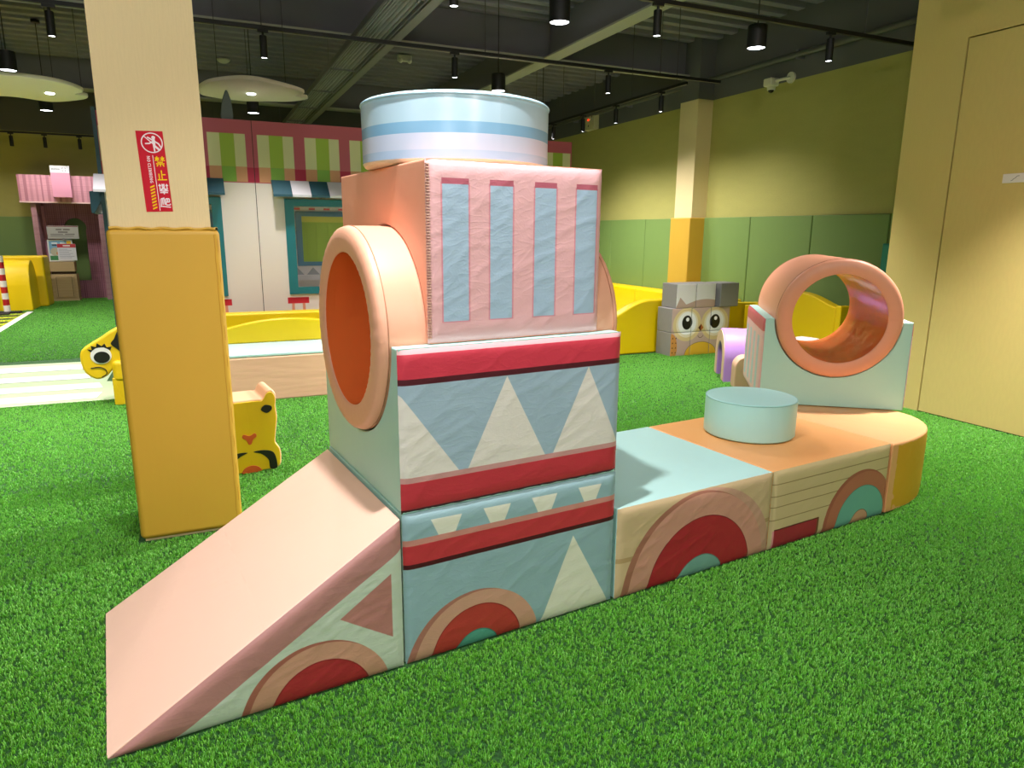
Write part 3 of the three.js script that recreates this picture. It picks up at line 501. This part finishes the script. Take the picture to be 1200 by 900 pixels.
{ // small blocks behind the far cradle
  const a = thing('foam_arch', 'purple foam arch block standing beside the owl cubes', 'arch', [4.9, 0, -3.72], -2.12);
  const s = new THREE.Shape(); s.moveTo(-.3, 0); s.lineTo(-.3, .26); s.absarc(0, .26, .3, Math.PI, 0, true); s.lineTo(.3, 0); s.lineTo(.16, 0); s.lineTo(.16, .24); s.absarc(0, .24, .16, 0, Math.PI, false); s.lineTo(-.16, 0); s.closePath();
  part('arch_body', ext(s, 0.4, 0.012), vinyl(0xb287cf, 0.42), a, [0, 0, -0.2]);
  const fr = new THREE.Shape(); fr.moveTo(-.285, .012); fr.lineTo(-.285, .26); fr.absarc(0, .26, .285, Math.PI, 0, true); fr.lineTo(.285, .012); fr.lineTo(.175, .012); fr.lineTo(.175, .24); fr.absarc(0, .24, .175, 0, Math.PI, false); fr.lineTo(-.175, .012); fr.closePath();
  part('printed_face', ext(fr, 0.012, 0.002), vinyl(0xd9b79a, 0.5), a, [0, 0, 0.195]);
  const b = thing('foam_block', 'small tan rounded foam block in front of the purple arch', 'block', [4.62, 0, -3.3], -0.5);
  const s2 = new THREE.Shape(); s2.moveTo(-.12, 0); s2.lineTo(-.12, .22); s2.absarc(0, .22, .12, Math.PI, 0, true); s2.lineTo(.12, 0); s2.closePath(); part('body', ext(s2, 0.18, 0.01), vinyl(0xc9a184, 0.5), b, [0, 0, -0.09]);
  const c = thing('foam_prism', 'small pale green and pink foam prism beside the tan block', 'block', [5.02, 0, -3.02], -0.5);
  part('body', ext(shapeOf([[-.18, 0], [.18, 0], [.18, .12], [-.1, .36], [-.18, .36]]), 0.2, 0.01), vinyl(0xc2cf9f, 0.5), c, [0, 0, -0.1]);
  part('top_cover', ext(shapeOf([[-.182, .345], [-.1, .345], [.182, .1], [.182, .13], [-.095, .372], [-.182, .372]]), 0.19, 0.002), vinyl(0xe9c3c4, 0.5), c, [0, 0, -0.095]);
  const d = thing('foam_cushion', 'white rounded foam block glimpsed through the far ring', 'block', [5.75, 0, -3.62], 0.2);
  part('body', rbox(-.2, .2, 0, .42, -.15, .15, .06, 5), vinyl(0xe9e7e2, 0.5), d);
}
{ // small things on the walls
  const p = thing('wall_switch', 'small white switch plate on the green wall pad', 'switch', [X1 - 0.058, 0.98, -4.9]); part('plate', rbox(-.006, .007, 0, .1, -.08, .08, .004, 2), M(0xe8e6e0, .4), p); part('rocker', rbox(-.011, -.005, .025, .075, -.03, .03, .002, 2), M(0xf3f2ee, .4), p);
  const r = thing('red_pole', 'thin red and white pole standing against the green wall pad', 'pole', [X1 - 0.1, 0, -5.15]); part('shaft', [0, 1, 2, 3].map(k => { const q = cyl(.018, .26, 12); q.translate(0, .13 + k * .26, 0); return q; }), M(0xb5442a, .5), r); part('foot', cyl(.06, .02, 16).translate(0, .01, 0), M(0x222222, .6), r);
  const b = thing('teal_board', 'narrow teal padded board standing at the green wall corner', 'board', [X1 - 0.2, 0, -3.55], 0.1); part('board', rbox(-.04, .04, 0, 1.5, -.15, .1, .012), vinyl(0x2f8f7c, .5), b); part('edging', rbox(-.046, -.038, .02, 1.48, -.13, .08, .003, 2), vinyl(0x3da08c, .5), b);
  const s = thing('door_sign', 'narrow white label plate fixed high on the tan door', 'sign', [DX - 0.006, 2.05, -1.28]);
  const tex = canvasTex(256, 64, x => { x.fillStyle = '#e7e0da'; x.fillRect(0, 0, 256, 64); x.strokeStyle = '#777'; x.lineWidth = 4; x.beginPath(); x.moveTo(52, 52); x.lineTo(64, 46); x.lineTo(70, 38); x.lineTo(82, 32); x.lineTo(92, 18); x.lineTo(108, 16); x.stroke(); });
  part('plate', rbox(0, .006, -.036, .036, -.14, .16, .003, 2), M(0xe7e0da, .45), s);
  const pl = new THREE.PlaneGeometry(.28, .066); pl.rotateY(-Math.PI / 2); part('print', pl, M(0xffffff, .45, { map: tex }), s, [-.0008, 0, .01]);
  const al = thing('alarm_box', 'cream alarm control box with small red light high on green wall', 'alarm', [X1 - 0.06, 3.72, -11.1]);
  part('case', rbox(-.06, .06, 0, .34, -.22, .22, .012), M(0xcbc5a0, .55), al); for (const q of [[.19, .3, .1, .13], [.26, .3, -.03, 0], [.06, .1, -.03, 0]]) part('button', box(-.064, -.06, ...q), M(0x262422, .6), al); part('indicator', new THREE.SphereGeometry(.02, 12, 8).translate(-.062, .2, -.02), M(0xff4020, .4, { emissive: 0xff2a10, emissiveIntensity: 1.5 }), al);
  const cc = thing('security_camera', 'white wall-mounted security camera on a short arm', 'camera', [X1, 3.76, -5.65]);
  part('mount', cyl(.075, .03, 24).rotateZ(Math.PI / 2).translate(-.015, 0, 0), M(0xdad7c4, .4), cc); part('arm', rod([-.02, 0, 0], [-.06, .0, -.28], .022, 12), M(0xdad7c4, .4), cc);
  part('housing', [rbox(-.15, .03, -.07, .04, -.4, -.24, .02), cyl(.055, .06, 20, .065).translate(-.06, -.09, -.32)], M(0xdad7c4, .4), cc); part('lens', new THREE.SphereGeometry(.042, 16, 12).translate(-.06, -.115, -.32), M(0x1a1a1c, .15), cc);
}

// ------------------------------------------------------------------ left background: station, road, barriers, crossing
{
  const SZ = -16.2, t = thing('station_booth', 'pink plaid station booth with arched opening in its back', 'booth', [-3.2, 0, SZ]);
  const plaid = (a, b, c) => canvasTex(256, 256, x => { x.fillStyle = a; x.fillRect(0, 0, 256, 256); for (let i = 0; i < 256; i += 16) { x.fillStyle = b; x.globalAlpha = .25 + .5 * rnd(); x.fillRect(i, 0, 4 + rnd() * 5, 256); x.globalAlpha = .15 + .35 * rnd(); x.fillStyle = c; x.fillRect(0, i, 256, 3 + rnd() * 5); } x.globalAlpha = 1; });
  const p1 = M(0xffffff, .65, { map: plaid('#d79ba8', '#9c5f70', '#b57585') }), p2 = M(0xffffff, .65, { map: plaid('#a8707e', '#6b3f4b', '#7f4d5a') }), p3 = M(0xffffff, .65, { map: plaid('#b58a90', '#7a4c58', '#9c6f78') });
  p2.map.wrapS = p2.map.wrapT = THREE.RepeatWrapping; p2.map.repeat.set(1.5, 1.5);
  part('fascia', box(-.83, .86, 2.17, 2.74, -.06, .06), p1, t); part('fascia_edge', box(-.84, .87, 2.15, 2.18, -.07, .07), M(0xe5c3c0, .6), t);
  for (const x of [-.66, .6]) part('post', box(x, x + .1, 0, 2.17, -.68, .0), p3, t);
  const s = shapeOf([[-.56, 0], [.6, 0], [.6, 2.17], [-.56, 2.17]]); const h = new THREE.Path(); h.moveTo(-.14, .42); h.lineTo(.26, .42); h.lineTo(.26, 1.55); h.absarc(.06, 1.62, .22, 0, Math.PI, false); h.lineTo(-.16, 1.55); h.closePath(); s.holes.push(h);
  part('back_wall', ext(s, .06, 0), p2, t, [0, 0, -.6]);
  part('roof', box(-.83, .86, 2.68, 2.74, -.68, -.06), p1, t);
  part('pink_trim', box(-.56, -.5, .3, 2.1, -.55, -.5), M(0xd391a8, .6), t);
  const sg = thing('station_sign', 'pink hanging sign board with white STATION heading on the booth', 'sign', [-3.2, 2.27, SZ + .14], 0);
  part('board', rbox(-.19, .17, 0, .52, -.06, 0.02, .006, 2), M(0xd995ac, .5), sg);
  const st = canvasTex(320, 128, x => { x.fillStyle = '#e3e3e8'; x.fillRect(0, 0, 320, 128); x.fillStyle = '#222'; x.font = 'bold 34px sans-serif'; x.textBaseline = 'middle'; x.fillText('STATION', 20, 66, 160); x.strokeStyle = '#222'; x.lineWidth = 9; for (let k = 0; k < 4; k++) { x.beginPath(); x.arc(235, 66, 34, k * 1.571 + .45, k * 1.571 + 1.1); x.stroke(); } });
  part('heading', [rbox(-.19, .17, .52, .67, -.06, .02, .004, 2)], M(0xe3e3e8, .5), sg); part('lettering', new THREE.PlaneGeometry(.35, .14), M(0xffffff, .5, { map: st }), sg, [-.01, .595, .0215]);
  const cb = thing('wooden_cabinet', 'light wooden cabinet with panelled door inside the pink booth', 'cabinet', [-3.42, 0, SZ + .02]);
  const wd = canvasTex(128, 128, x => { x.fillStyle = '#c3a676'; x.fillRect(0, 0, 128, 128); for (let i = 0; i < 50; i++) { x.globalAlpha = .18; x.fillStyle = rnd() > .5 ? '#a98a5c' : '#d4bb8c'; x.fillRect(0, rnd() * 128, 128, 1 + rnd() * 3); } x.globalAlpha = 1; }); const wm = M(0xffffff, .55, { map: wd });
  part('body', box(-.23, .26, .03, .6, -.35, 0), wm, cb); part('plinth', box(-.24, .27, 0, .05, -.35, .01), M(0xcdb283, .55), cb); part('door', [rbox(-.17, .2, .08, .56, 0, .015, .004, 2)], wm, cb); part('door_groove', [box(-.14, -.132, .1, .54, .0145, .0165), box(.16, .168, .1, .54, .0145, .0165), box(-.14, .168, .53, .538, .0145, .0165)], M(0x5d4a2a, .7), cb);
  part('upper_box', box(-.24, .24, .66, .87, -.33, -.01), wm, cb); part('gap_shelf', box(-.22, .22, .6, .66, -.33, -.06), M(0x3a2c18, .7), cb);
  const po = thing('poster_board', 'picture poster of a blue sky scene leaning on the cabinet', 'poster', [-3.42, .88, SZ - .1]);
  const pt = canvasTex(256, 256, x => { x.fillStyle = '#e8ebe6'; x.fillRect(0, 0, 256, 256); x.fillStyle = '#7fb5d6'; x.fillRect(12, 12, 232, 150); x.fillStyle = '#e8eef0'; x.fillRect(40, 30, 60, 18); x.fillRect(130, 30, 56, 18); x.fillStyle = '#3c4654'; x.fillRect(44, 54, 60, 16); x.fillStyle = '#e0b02c'; x.fillRect(196, 12, 48, 50); x.fillStyle = '#c7c1a6'; x.beginPath(); x.arc(70, 140, 50, 0, 7); x.fill(); x.fillStyle = '#3f8a55'; x.fillRect(12, 190, 232, 54); x.fillStyle = '#d98a4a'; x.beginPath(); x.arc(100, 160, 20, 0, 7); x.fill(); });
  part('board', box(-.24, .24, 0, .48, -.02, 0), M(0xe8ebe6, .5), po); part('print', new THREE.PlaneGeometry(.47, .47), M(0xffffff, .45, { map: pt }), po, [0, .24, .001]);
  const no = thing('notice_sheet', 'white notice sheet with red heading over the picture poster', 'notice', [-3.3, .9, SZ - .085]);
  const nt = canvasTex(256, 256, x => { x.fillStyle = '#dfe0e6'; x.fillRect(0, 0, 256, 256); x.fillStyle = '#bf3540'; x.fillRect(0, 0, 256, 56); x.fillStyle = '#f3e6e6'; x.fillRect(80, 18, 100, 20); x.fillStyle = '#9a9aa6'; for (let i = 0; i < 7; i++) x.fillRect(20, 80 + i * 22, 120 + (i * 53) % 90, 6); });
  part('sheet', box(-.18, .18, 0, .37, 0, .004), M(0xdfe0e6, .5), no); part('print', new THREE.PlaneGeometry(.355, .365), M(0xffffff, .5, { map: nt }), no, [0, .185, .0048]);
  const ac = thing('acrylic_sign', 'grey acrylic notice with dark lettering above the poster', 'sign', [-3.33, 1.38, SZ - .07]);
  const at = canvasTex(320, 160, x => { x.fillStyle = '#aaa9a4'; x.fillRect(0, 0, 320, 160); x.fillStyle = '#7d4148'; x.fillRect(0, 0, 320, 12); x.fillStyle = '#5c5854'; for (const [a, b, c, d] of [[90, 40, 60, 14], [165, 40, 70, 14], [110, 72, 100, 14], [30, 104, 130, 8], [180, 100, 100, 10], [30, 124, 240, 6]]) x.fillRect(a, b, c, d); });
  part('plate', box(-.3, .3, 0, .29, -.008, 0), M(0xb0afa9, .3), ac); part('print', new THREE.PlaneGeometry(.59, .28), M(0xffffff, .35, { map: at }), ac, [0, .145, .001]);
  part('foot', box(-.02, .02, -.05, .02, -.012, .012), M(0x8c8b86, .4), ac);
}
{
  const t = thing('vault_barrier', 'yellow foam tunnel barrier with arched end beside the pink booth', 'barrier', [-4.35, 0, -14.1]);
  const s = new THREE.Shape(); s.moveTo(-.36, 0); s.lineTo(-.36, .5); s.bezierCurveTo(-.33, .85, -.14, .98, 0, .98); s.bezierCurveTo(.14, .98, .33, .85, .36, .5); s.lineTo(.36, 0); s.closePath();
  const g = ext(s, 1.3, .02); g.rotateY(Math.PI / 2); part('vault', g, mYel, t, [-.65, 0, -.5]);
  part('rear_block', rbox(-.65, .8, 0, 1.04, -1.5, -.9, .04), mYel, t);
}
for (const [x, z, h, w, lab] of [[-4.03, -13.75, 1.08, .055, 'red and white striped post standing on the hatched road edge'], [-4.16, -13.45, .92, .03, 'slim orange and white post beside the striped post']]) {
  const t = thing('striped_post', lab, 'post', [x, .012, z]);
  part('foot', rbox(-.2, .22, 0, .03, -.08, .08, .008, 2), M(0x1a1a1a, .7), t);
  const n = 9; for (let k = 0; k < n; k++) part('band', cyl(w, (h - .03) / n, 16).translate(0, .03 + (k + .5) * (h - .03) / n, 0), M(k % 2 ? (w > .04 ? 0xb01822 : 0xe0622a) : 0xe3e1de, .45), t);
}
{ // road with hatching
  const t = thing('road_strip', 'yellow and black hatched play road edged with a white line', 'road', [-4.4, 0, -12.4]);
  const A = onPlane(32, 366, 'y', 0), B = onPlane(0, 385, 'y', 0);
  const L = [A[0] + 4.4, A[2] + 12.4], Q = [B[0] + 4.4, B[2] + 12.4], dx = Q[0] - L[0], dz = Q[1] - L[1];
  const E = [Q[0] + dx * 1.4, Q[1] + dz * 1.4];
  const flat = (pts, y, nm, m) => { const g = ext(shapeOf(pts.map(([a, b]) => [a, -b])), .004, 0); g.rotateX(-Math.PI / 2); return part(nm, g, m, t, [0, y, 0]); };
  flat([[L[0] - 3, L[1]], L, E, [E[0] - 3, E[1]]], 0.002, 'tarmac', M(0xd8c414, .7));
  flat([[L[0], L[1]], [L[0] + .1, L[1]], [E[0] + .1, E[1]], E], 0.008, 'edge_line', M(0xe4e4de, .7));
  const bm = M(0x17170f, .8);
  for (let k = 0; k < 9; k++) { const q = k / 9 * 1.9; const x = L[0] + dx * q, z = L[1] + dz * q; flat([[x - 1.6, z + .3], [x - .03, z + .02], [x - .04, z + .2], [x - 1.6, z + .5]], .0075, 'hatch_stripe', bm); }
}
{ // zebra crossing
  const t = thing('zebra_crossing', 'pale green floor strip with four white crossing bars', 'crossing', [-2.6, 0, -6.4]);
  const flat = (pts, y, nm, m) => { const g = ext(shapeOf(pts.map(([a, b]) => [a + 2.6, -(b + 6.4)])), .004, 0); g.rotateX(-Math.PI / 2); return part(nm, g, m, t, [0, y, 0]); };
  flat([[-6, -7.75], [-1.6, -7.45], [-1.6, -6.1], [-1.43, -6.0], [-1.42, -5.15], [-6, -5.25]], .002, 'strip', M(0xa9bd92, .8, { bumpMap: grainTex, bumpScale: .001 }));
  const w = M(0xe9e9ea, .6);
  for (const [z0, z1, e0, e1] of [[-7.35, -7.03, -1.98, -1.9], [-6.7, -6.42, -1.82, -1.78], [-6.12, -5.85, -1.66, -1.6], [-5.62, -5.36, -1.58, -1.6]]) flat([[-5.8, z0 - .03], [e0, z0 + .1], [e1, z1 + .1], [-5.8, z1 - .03]], .0075, 'bar', w);
}

// ------------------------------------------------------------------ ceiling: girders, tray, tracks, lamps, clouds
const steel = M(0x56564f, .6), steelD = M(0x6c6b73, .7), blackM = M(0x121212, .5);
function girderX(z, y = 4.1, x0 = X0, x1 = X1, f = .14) { const g = structGroup('ceiling_beam'); part('flange', box(x0, x1, y, y + .025, z - f, z + f), M(0xa3a298, .6), g); part('web', box(x0, x1, y + .025, TOP + .02, z - .012, z + .012), steelD, g); }
function girderZ(x, z0, z1, y = 4.1, f = .12) { const g = structGroup('ceiling_beam'); part('flange', box(x - f, x + f, y - .002, y + .022, z0, z1), M(0xa3a298, .6), g); part('web', box(x - .012, x + .012, y + .022, TOP + .02, z0, z1), steelD, g); }
girderX(-7.7); girderX(-13.4); girderX(-1.6); girderX(3.6);
girderZ(4.4, -7.56, -1.74); girderZ(4.4, -13.26, -7.84); girderZ(-3.5, -13.26, -7.84); girderZ(4.4, -1.46, 3.46); girderZ(-3.5, -7.56, -1.74);
{ const t = thing('wall_pipe', 'grey conduit pipe running along the top of the green wall', 'pipe', [X1 - .1, 4.02, -9]); part('pipe', rod([0, 0, -7.5], [0, 0, 6.4], .04, 12), steel, t); part('bracket', Array.from({ length: 7 }, (_, k) => box(-.02, .1, -.06, .06, -7 + k * 2.1, -6.95 + k * 2.1)), steelD, t); }
{ // cable tray
  const t = thing('cable_tray', 'grey cable tray with bundled pipes hanging below the dark ceiling', 'cable tray', [1.65, 4.0, -9]);
  for (const x of [-.2, .2]) part('side_rail', box(x - .012, x + .012, 0, .08, -7.8, 8), M(0x6f6f72, .5), t);
  for (let k = 0; k < 9; k++) part('rung', box(-.19, .19, 0.002, .02, -7.6 + k * 1.85, -7.55 + k * 1.85), M(0x6f6f72, .5), t);
  for (const [x, r] of [[-.165, .012], [-.13, .014], [-.09, .012], [-.055, .016], [-.01, .02], [.045, .024], [.11, .03], [.165, .018]]) part('conduit', rod([x, .025 + r, -7.8], [x, .025 + r, 8], r, 8), M(0x9c9ca0, .4), t);
  part('flat_duct', box(.24, .36, .0, .05, -7.8, 8), M(0x8a8a85, .5), t);
  for (let k = 0; k < 5; k++) for (const x of [-.2, .2]) part('hanger', rod([x, .08, -7 + k * 3.4], [x, .64, -7 + k * 3.4], .005, 6), steelD, t);
}
// lamps
function spot(parent, y, I, ang, pen, tx = 0, tz = 0, rad = 3, col = 0xfff9f8) {
  const l = new THREE.SpotLight(col, I, 0, ang, pen, 2); l.position.set(0, y, 0); l.target.position.set(tx, y - 3, tz); l.castShadow = true; l.shadow.radius = rad; l.shadow.mapSize.set(1024, 1024); parent.add(l); parent.add(l.target); l.target.name = 'aim'; l.name = 'light';
}
const glowM = M(0xffffff, .4, { emissive: 0xf4f6ff, emissiveIntensity: 9 });
function trackHead(x, z, label, group, I = HEAD, ang = .75, tilt = [0, 0]) {
  const t = thing('track_spotlight', label, 'spotlight', [x, 3.24, z], 0, group);
  part('stem', [rod([0, .2, 0], [0, .26, 0], .012), box(-.05, .05, .235, .262, -.016, .016)], blackM, t);
  part('can', new THREE.LatheGeometry([[.028, .006], [.033, 0], [.035, .004], [.035, .2], [.03, .205], [0, .206]].map(p => new THREE.Vector2(...p)), 24), blackM, t);
  part('lens', cyl(.029, .006, 20).translate(0, .01, 0), glowM, t);
  spot(t, -.01, I, ang, .6, tilt[0], tilt[1]);
}
function track(name, label, a, b) { const t = thing('lighting_track', label, 'track', [a[0], 3.5, a[1]]); const d = [b[0] - a[0], b[1] - a[1]]; part('rail', d[0] ? box(0, d[0], 0, .035, -.018, .018) : box(-.018, .018, 0, .035, Math.min(0, d[1]), Math.max(0, d[1])), blackM, t); for (let k = 0; k <= 4; k++) part('hanger', rod([d[0] * (k + .2) / 4.6, .035, d[1] * (k + .2) / 4.6], [d[0] * (k + .2) / 4.6, TOP - 3.5 + .01, d[1] * (k + .2) / 4.6], .005, 6), M(0x4a4a4a, .5), t); }
track('a', 'long black lighting track hung across the room above the bench', [-5, -5.37], [5.75, -5.37]);
track('b', 'black lighting track hung across the room above the far ring', [-4, -3.07], [6.5, -3.07]);
track('c', 'black lighting track hung along the green wall', [5.4, -5.6], [5.4, -10.5]);
track('d', 'black lighting track in front of the far olive wall', [-7, -15.4], [3, -15.4]);
const BT = 'spotlights on the bench track', RT = 'spotlights on the ring track', WT = 'spotlights on the wall track';
for (const [x, l] of [[-3.3, 'black can spotlight at the far end of the bench track'], [-1.61, 'black can spotlight beside the pillar on the bench track'], [0.15, 'black can spotlight above the cloud panel over the playhouse'], [2.12, 'black can spotlight on the bench track between cable tray and drum pendant'], [4.07, 'black can spotlight near where the bench track meets the wall track']]) trackHead(x, -5.37, l, BT, HEAD);
for (const x of [-2.6, -0.6, 1.3]) trackHead(x, -3.07, 'black can spotlight on the ring track beyond the ceiling beam', RT, HEAD);
trackHead(3.13, -3.07, 'black can spotlight hanging in front of the pale ceiling beam', RT, HEAD);
trackHead(5.14, -3.07, 'black can spotlight on the ring track next to the tan door wall', RT, 120, .4, [-5.3, .25]);
for (const [z, l] of [[-6.14, 'black can spotlight in front of the green wall pilaster'], [-7.29, 'black can spotlight between pilaster and alarm box on the wall track'], [-8.3, 'black can spotlight beside the cream alarm box'], [-9.35, 'black can spotlight furthest along the wall track past the alarm box']]) trackHead(5.4, z, l, WT, HEAD * .9, .95, [1.6, 0]);
for (const x of [-5.4, -3.89, -3.31, -2.69]) trackHead(x, -15.4, 'black can spotlight on the track before the far olive wall', 'spotlights on the far track', HEAD * .22, 1.15, [0.2, -1]);
function pendant(x, z, y, label, group, I = PEND, ang = 1.38, pen = 1, rad = 4) {
  const t = thing('pendant_light', label, 'lamp', [x, y, z], 0, group);
  part('can', new THREE.LatheGeometry([[.08, .012], [.086, 0], [.09, .004], [.09, .2], [.084, .206], [0, .207]].map(p => new THREE.Vector2(...p)), 36), blackM, t);
  part('diffuser', cyl(.08, .008, 32).translate(0, .012, 0), glowM, t);
  part('cord', rod([0, .2, 0], [0, TOP - y + .01, 0], .006, 6), blackM, t); part('ceiling_rose', cyl(.06, .04, 20).translate(0, TOP - y - .02, 0), blackM, t);
  spot(t, -.012, I, ang, pen, 0, 0, rad);
}
function globe(x, z, y, I) {  // added unseen fill lamp, brightens the pillar and the front faces
  const t = thing('added_fill_globe', 'added white fill globe hanging out of view over the turf near the front wall', 'lamp', [x, y, z], 0, 'added fill globes near the front wall');
  part('globe', new THREE.SphereGeometry(.13, 32, 20), glowM, t); part('collar', cyl(.05, .06, 20).translate(0, .145, 0), blackM, t); part('cord', rod([0, .17, 0], [0, TOP - y + .01, 0], .006, 6), blackM, t);
  const l = new THREE.PointLight(0xfff9f8, I, 0, 2); l.castShadow = true; l.shadow.radius = 6; l.name = 'light'; t.add(l);
}
// place, label, strength, half-angle, softness of each
const VIEW = [[2.39, -3.45, 'large black pendant lamp hanging beside the pale ceiling beam', 20, 1.1, .7], [4.49, -3.36, 'large black pendant lamp hanging near the white security camera', 34, .8, .7], [3.06, -6.37, 'small black pendant lamp just above the rim of the striped drum', 18, 1.2, .8], [-2.4, -7.78, 'black pendant lamp just above the cloud panel over the crossing', 24, 1.1, .8], [-2.53, -10.81, 'glowing pendant lamp behind the cloud panel over the crossing', 44, 1.2, .8], [.35, -9.61, 'glowing pendant lamp behind the cloud panel over the playhouse', 22, 1.3, .8]];
for (const [x, z, l, I, a, p] of VIEW) pendant(x, z, 3.35, l, 'black pendant lamps', I, a, p);
pendant(0.05, 0.2, 3.75, 'black pendant lamp hanging straight above the foam tower', 'black pendant lamps', KEY, .95, .75, 2.5);
for (const [x, z, I, a, p] of [[.3, -3.6, 12, 1.2, .8], [-2.4, -3.8, 38, .75, .7], [5.2, -9.4, 20, 1.3, .8], [-5.6, -13, 32, 1.35, .8], [-5.4, -9, 20, 1.3, .8], [4.4, -.75, 46, .68, 1]]) pendant(x, z, 3.35, 'black pendant lamp hanging over the open turf', 'pendant lamps over the open turf', I, a, p);  // the one left of the station is added, unseen, to brighten that end
// added fill globes, all out of view, lighting walls as well as floor
for (const [x, z, I] of [[-2.9, 0.9, 3.5], [2.8, 3.4, 2.5], [-1.8, 3.4, 6.5], [.6, 3.9, 7]]) globe(x, z, 3.2, I);
// cloud panels with a lamp set in each
function cloud(pts, x, z, y, label) {
  const t = thing('cloud_panel', label, 'ceiling panel', [x, y, z]);
  const g = ext(smooth(pts), .05, .015); g.rotateX(-Math.PI / 2); part('panel', g, M(0xf2ecd8, .7), t);
  part('downlight', [cyl(.05, .012, 20).translate(0, -.004, 0)], glowM, t); part('wire', [[-.4, .3], [.4, .3], [0, -.4]].map(([a, b]) => rod([a, .05, b], [a, TOP - y + .01, b], .004, 5)), M(0x333333, .5), t);
  spot(t, -.02, HEAD * .7, .8, .7);
}
cloud([[-.62, .1], [-.55, .45], [-.1, .62], [.25, .5], [.55, .35], [.72, .05], [.55, -.08], [.62, -.35], [.3, -.7], [-.1, -.9], [-.45, -.6], [-.6, -.2]], .2, -7.85, 3.33, 'pale cloud-shaped ceiling panel above the playhouse');
cloud([[-1.2, .1], [-1.0, .6], [-.5, .55], [-.1, .75], [.3, .4], [.42, .1], [.3, -.05], [.42, -.35], [.2, -.85], [-.3, -1.0], [-.9, -.7]], -2.2, -9.0, 3.33, 'pale cloud-shaped ceiling panel above the zebra crossing');
{
  const t = thing('smoke_detector', 'round white smoke detector fixed under the corrugated ceiling', 'detector', [...onPlane(262, 74, 'y', TOP - .06)]); part('dome', new THREE.LatheGeometry([[0, 0], [.06, .005], [.1, .03], [.11, .065], [0, .065]].map(p => new THREE.Vector2(...p)), 32), M(0xc9c9c2, .5), t); part('ring', new THREE.TorusGeometry(.11, .008, 8, 32).rotateX(Math.PI / 2).translate(0, .055, 0), M(0xb5b5ae, .5), t);
  const p = onPlane(474, 72, 'y', TOP - .1); const q = thing('emergency_light', 'white twin-headed emergency light under the corrugated ceiling', 'lamp', p); part('case', rbox(-.12, .12, 0, .1, -.05, .05, .01), M(0xc9c9c2, .5), q); part('lamp_head', [new THREE.SphereGeometry(.04, 14, 10).translate(-.08, .0, .04), new THREE.SphereGeometry(.04, 14, 10).translate(.08, 0, .04)], M(0xd9d9d4, .4), q);
}

// ------------------------------------------------------------------ turf blades
{
  const blades = [], col = [];
  const NB = 6; seed = 991;
  for (let k = 0; k < NB; k++) {
    const a = rnd() * 6.283, r = .006 * Math.sqrt(rnd()), bx = Math.cos(a) * r, bz = Math.sin(a) * r, h = .009 + rnd() * .007, l = .003 + rnd() * .008, la = rnd() * 6.283, w = .0011 + rnd() * .0006;
    const px = -Math.sin(la) * w, pz = Math.cos(la) * w, mx = bx + Math.cos(la) * l * .35, mz = bz + Math.sin(la) * l * .35, ex = bx + Math.cos(la) * l, ez = bz + Math.sin(la) * l;
    const v = [[bx - px, 0, bz - pz], [bx + px, 0, bz + pz], [mx - px, h * .6, mz - pz], [mx + px, h * .6, mz + pz], [ex, h, ez]];
    for (const [i, j, m] of [[0, 1, 2], [2, 1, 3], [2, 3, 4]]) for (const q of [i, j, m]) blades.push(...v[q]);
    const c = .4 + rnd() * 1.0, pale = k === 2; for (let i = 0; i < 9; i++) col.push(...(pale ? [2.4, 1.55, 5.5] : [c * (.9 + .3 * rnd()), c, c * .9]));
  }
  const g = new THREE.BufferGeometry(); g.setAttribute('position', new THREE.Float32BufferAttribute(blades, 3)); g.setAttribute('color', new THREE.Float32BufferAttribute(col, 3)); g.computeVertexNormals();
  const spots = [];
  const free = (x, z) => {
    const tx = x * Math.cos(TH) - z * Math.sin(TH), tz = x * Math.sin(TH) + z * Math.cos(TH);
    if (tx > -.982 && tx < 3.0 && tz > -.965 && tz < .012) return false;
    if (Math.hypot(tx - 2.98, tz + .48) < .5 && tx > 2.9) return false;
    if (x < -1.43 && z < -5.15 && z > -7.78) return false;
    if (z < -5.4 && x > -.9) return false;
    if (x > 5.38 && z > ZE) return false;
    if (x > -1 && x < -.5 && z > -2.05 && z < -1.55) return false;
    if (x > -.87 && x < 2.32 && z < -4.56) return false;
    return true;
  };
  const fill = (x0, x1, z0, z1, n) => { for (let k = 0; k < n; k++) { const x = x0 + (x1 - x0) * rnd(), z = z0 + (z1 - z0) * rnd(); if (free(x, z)) spots.push([x, z]); } };
  fill(-2.6, 5.4, -2.6, 1.6, 33.6 * 11000); fill(-3.2, 7.0, -5.5, -2.6, 29.6 * 6500); fill(-4.2, -.6, -11, -5.4, 20 * 3500); fill(-5, -1, -16.9, -11, 23.6 * 3000);
  const m = new THREE.InstancedMesh(g, M(0x5fb030, .42, { vertexColors: true, side: THREE.DoubleSide }), spots.length);
  const o = new THREE.Object3D(), cc = new THREE.Color();
  spots.forEach(([x, z], i) => {
    o.position.set(x, 0, z); o.rotation.set((rnd() - .5) * .3, rnd() * 6.283, (rnd() - .5) * .3); const s = .7 + rnd() * .35; o.scale.set(s, s, s); o.updateMatrix(); m.setMatrixAt(i, o.matrix);
    const k = .85 + .3 * rnd(), w = rnd() < .05 ? .5 : 0; m.setColorAt(i, cc.setRGB(k * (.85 + .3 * rnd()) + w * .9, k + w * .7, k * .9 + w * .5));
  });
  m.name = 'artificial_turf'; m.userData = { kind: 'stuff', label: 'short green artificial grass covering the floor', category: 'turf' }; m.receiveShadow = m.castShadow = true; scene.add(m);
}

renderer.render(scene, camera);
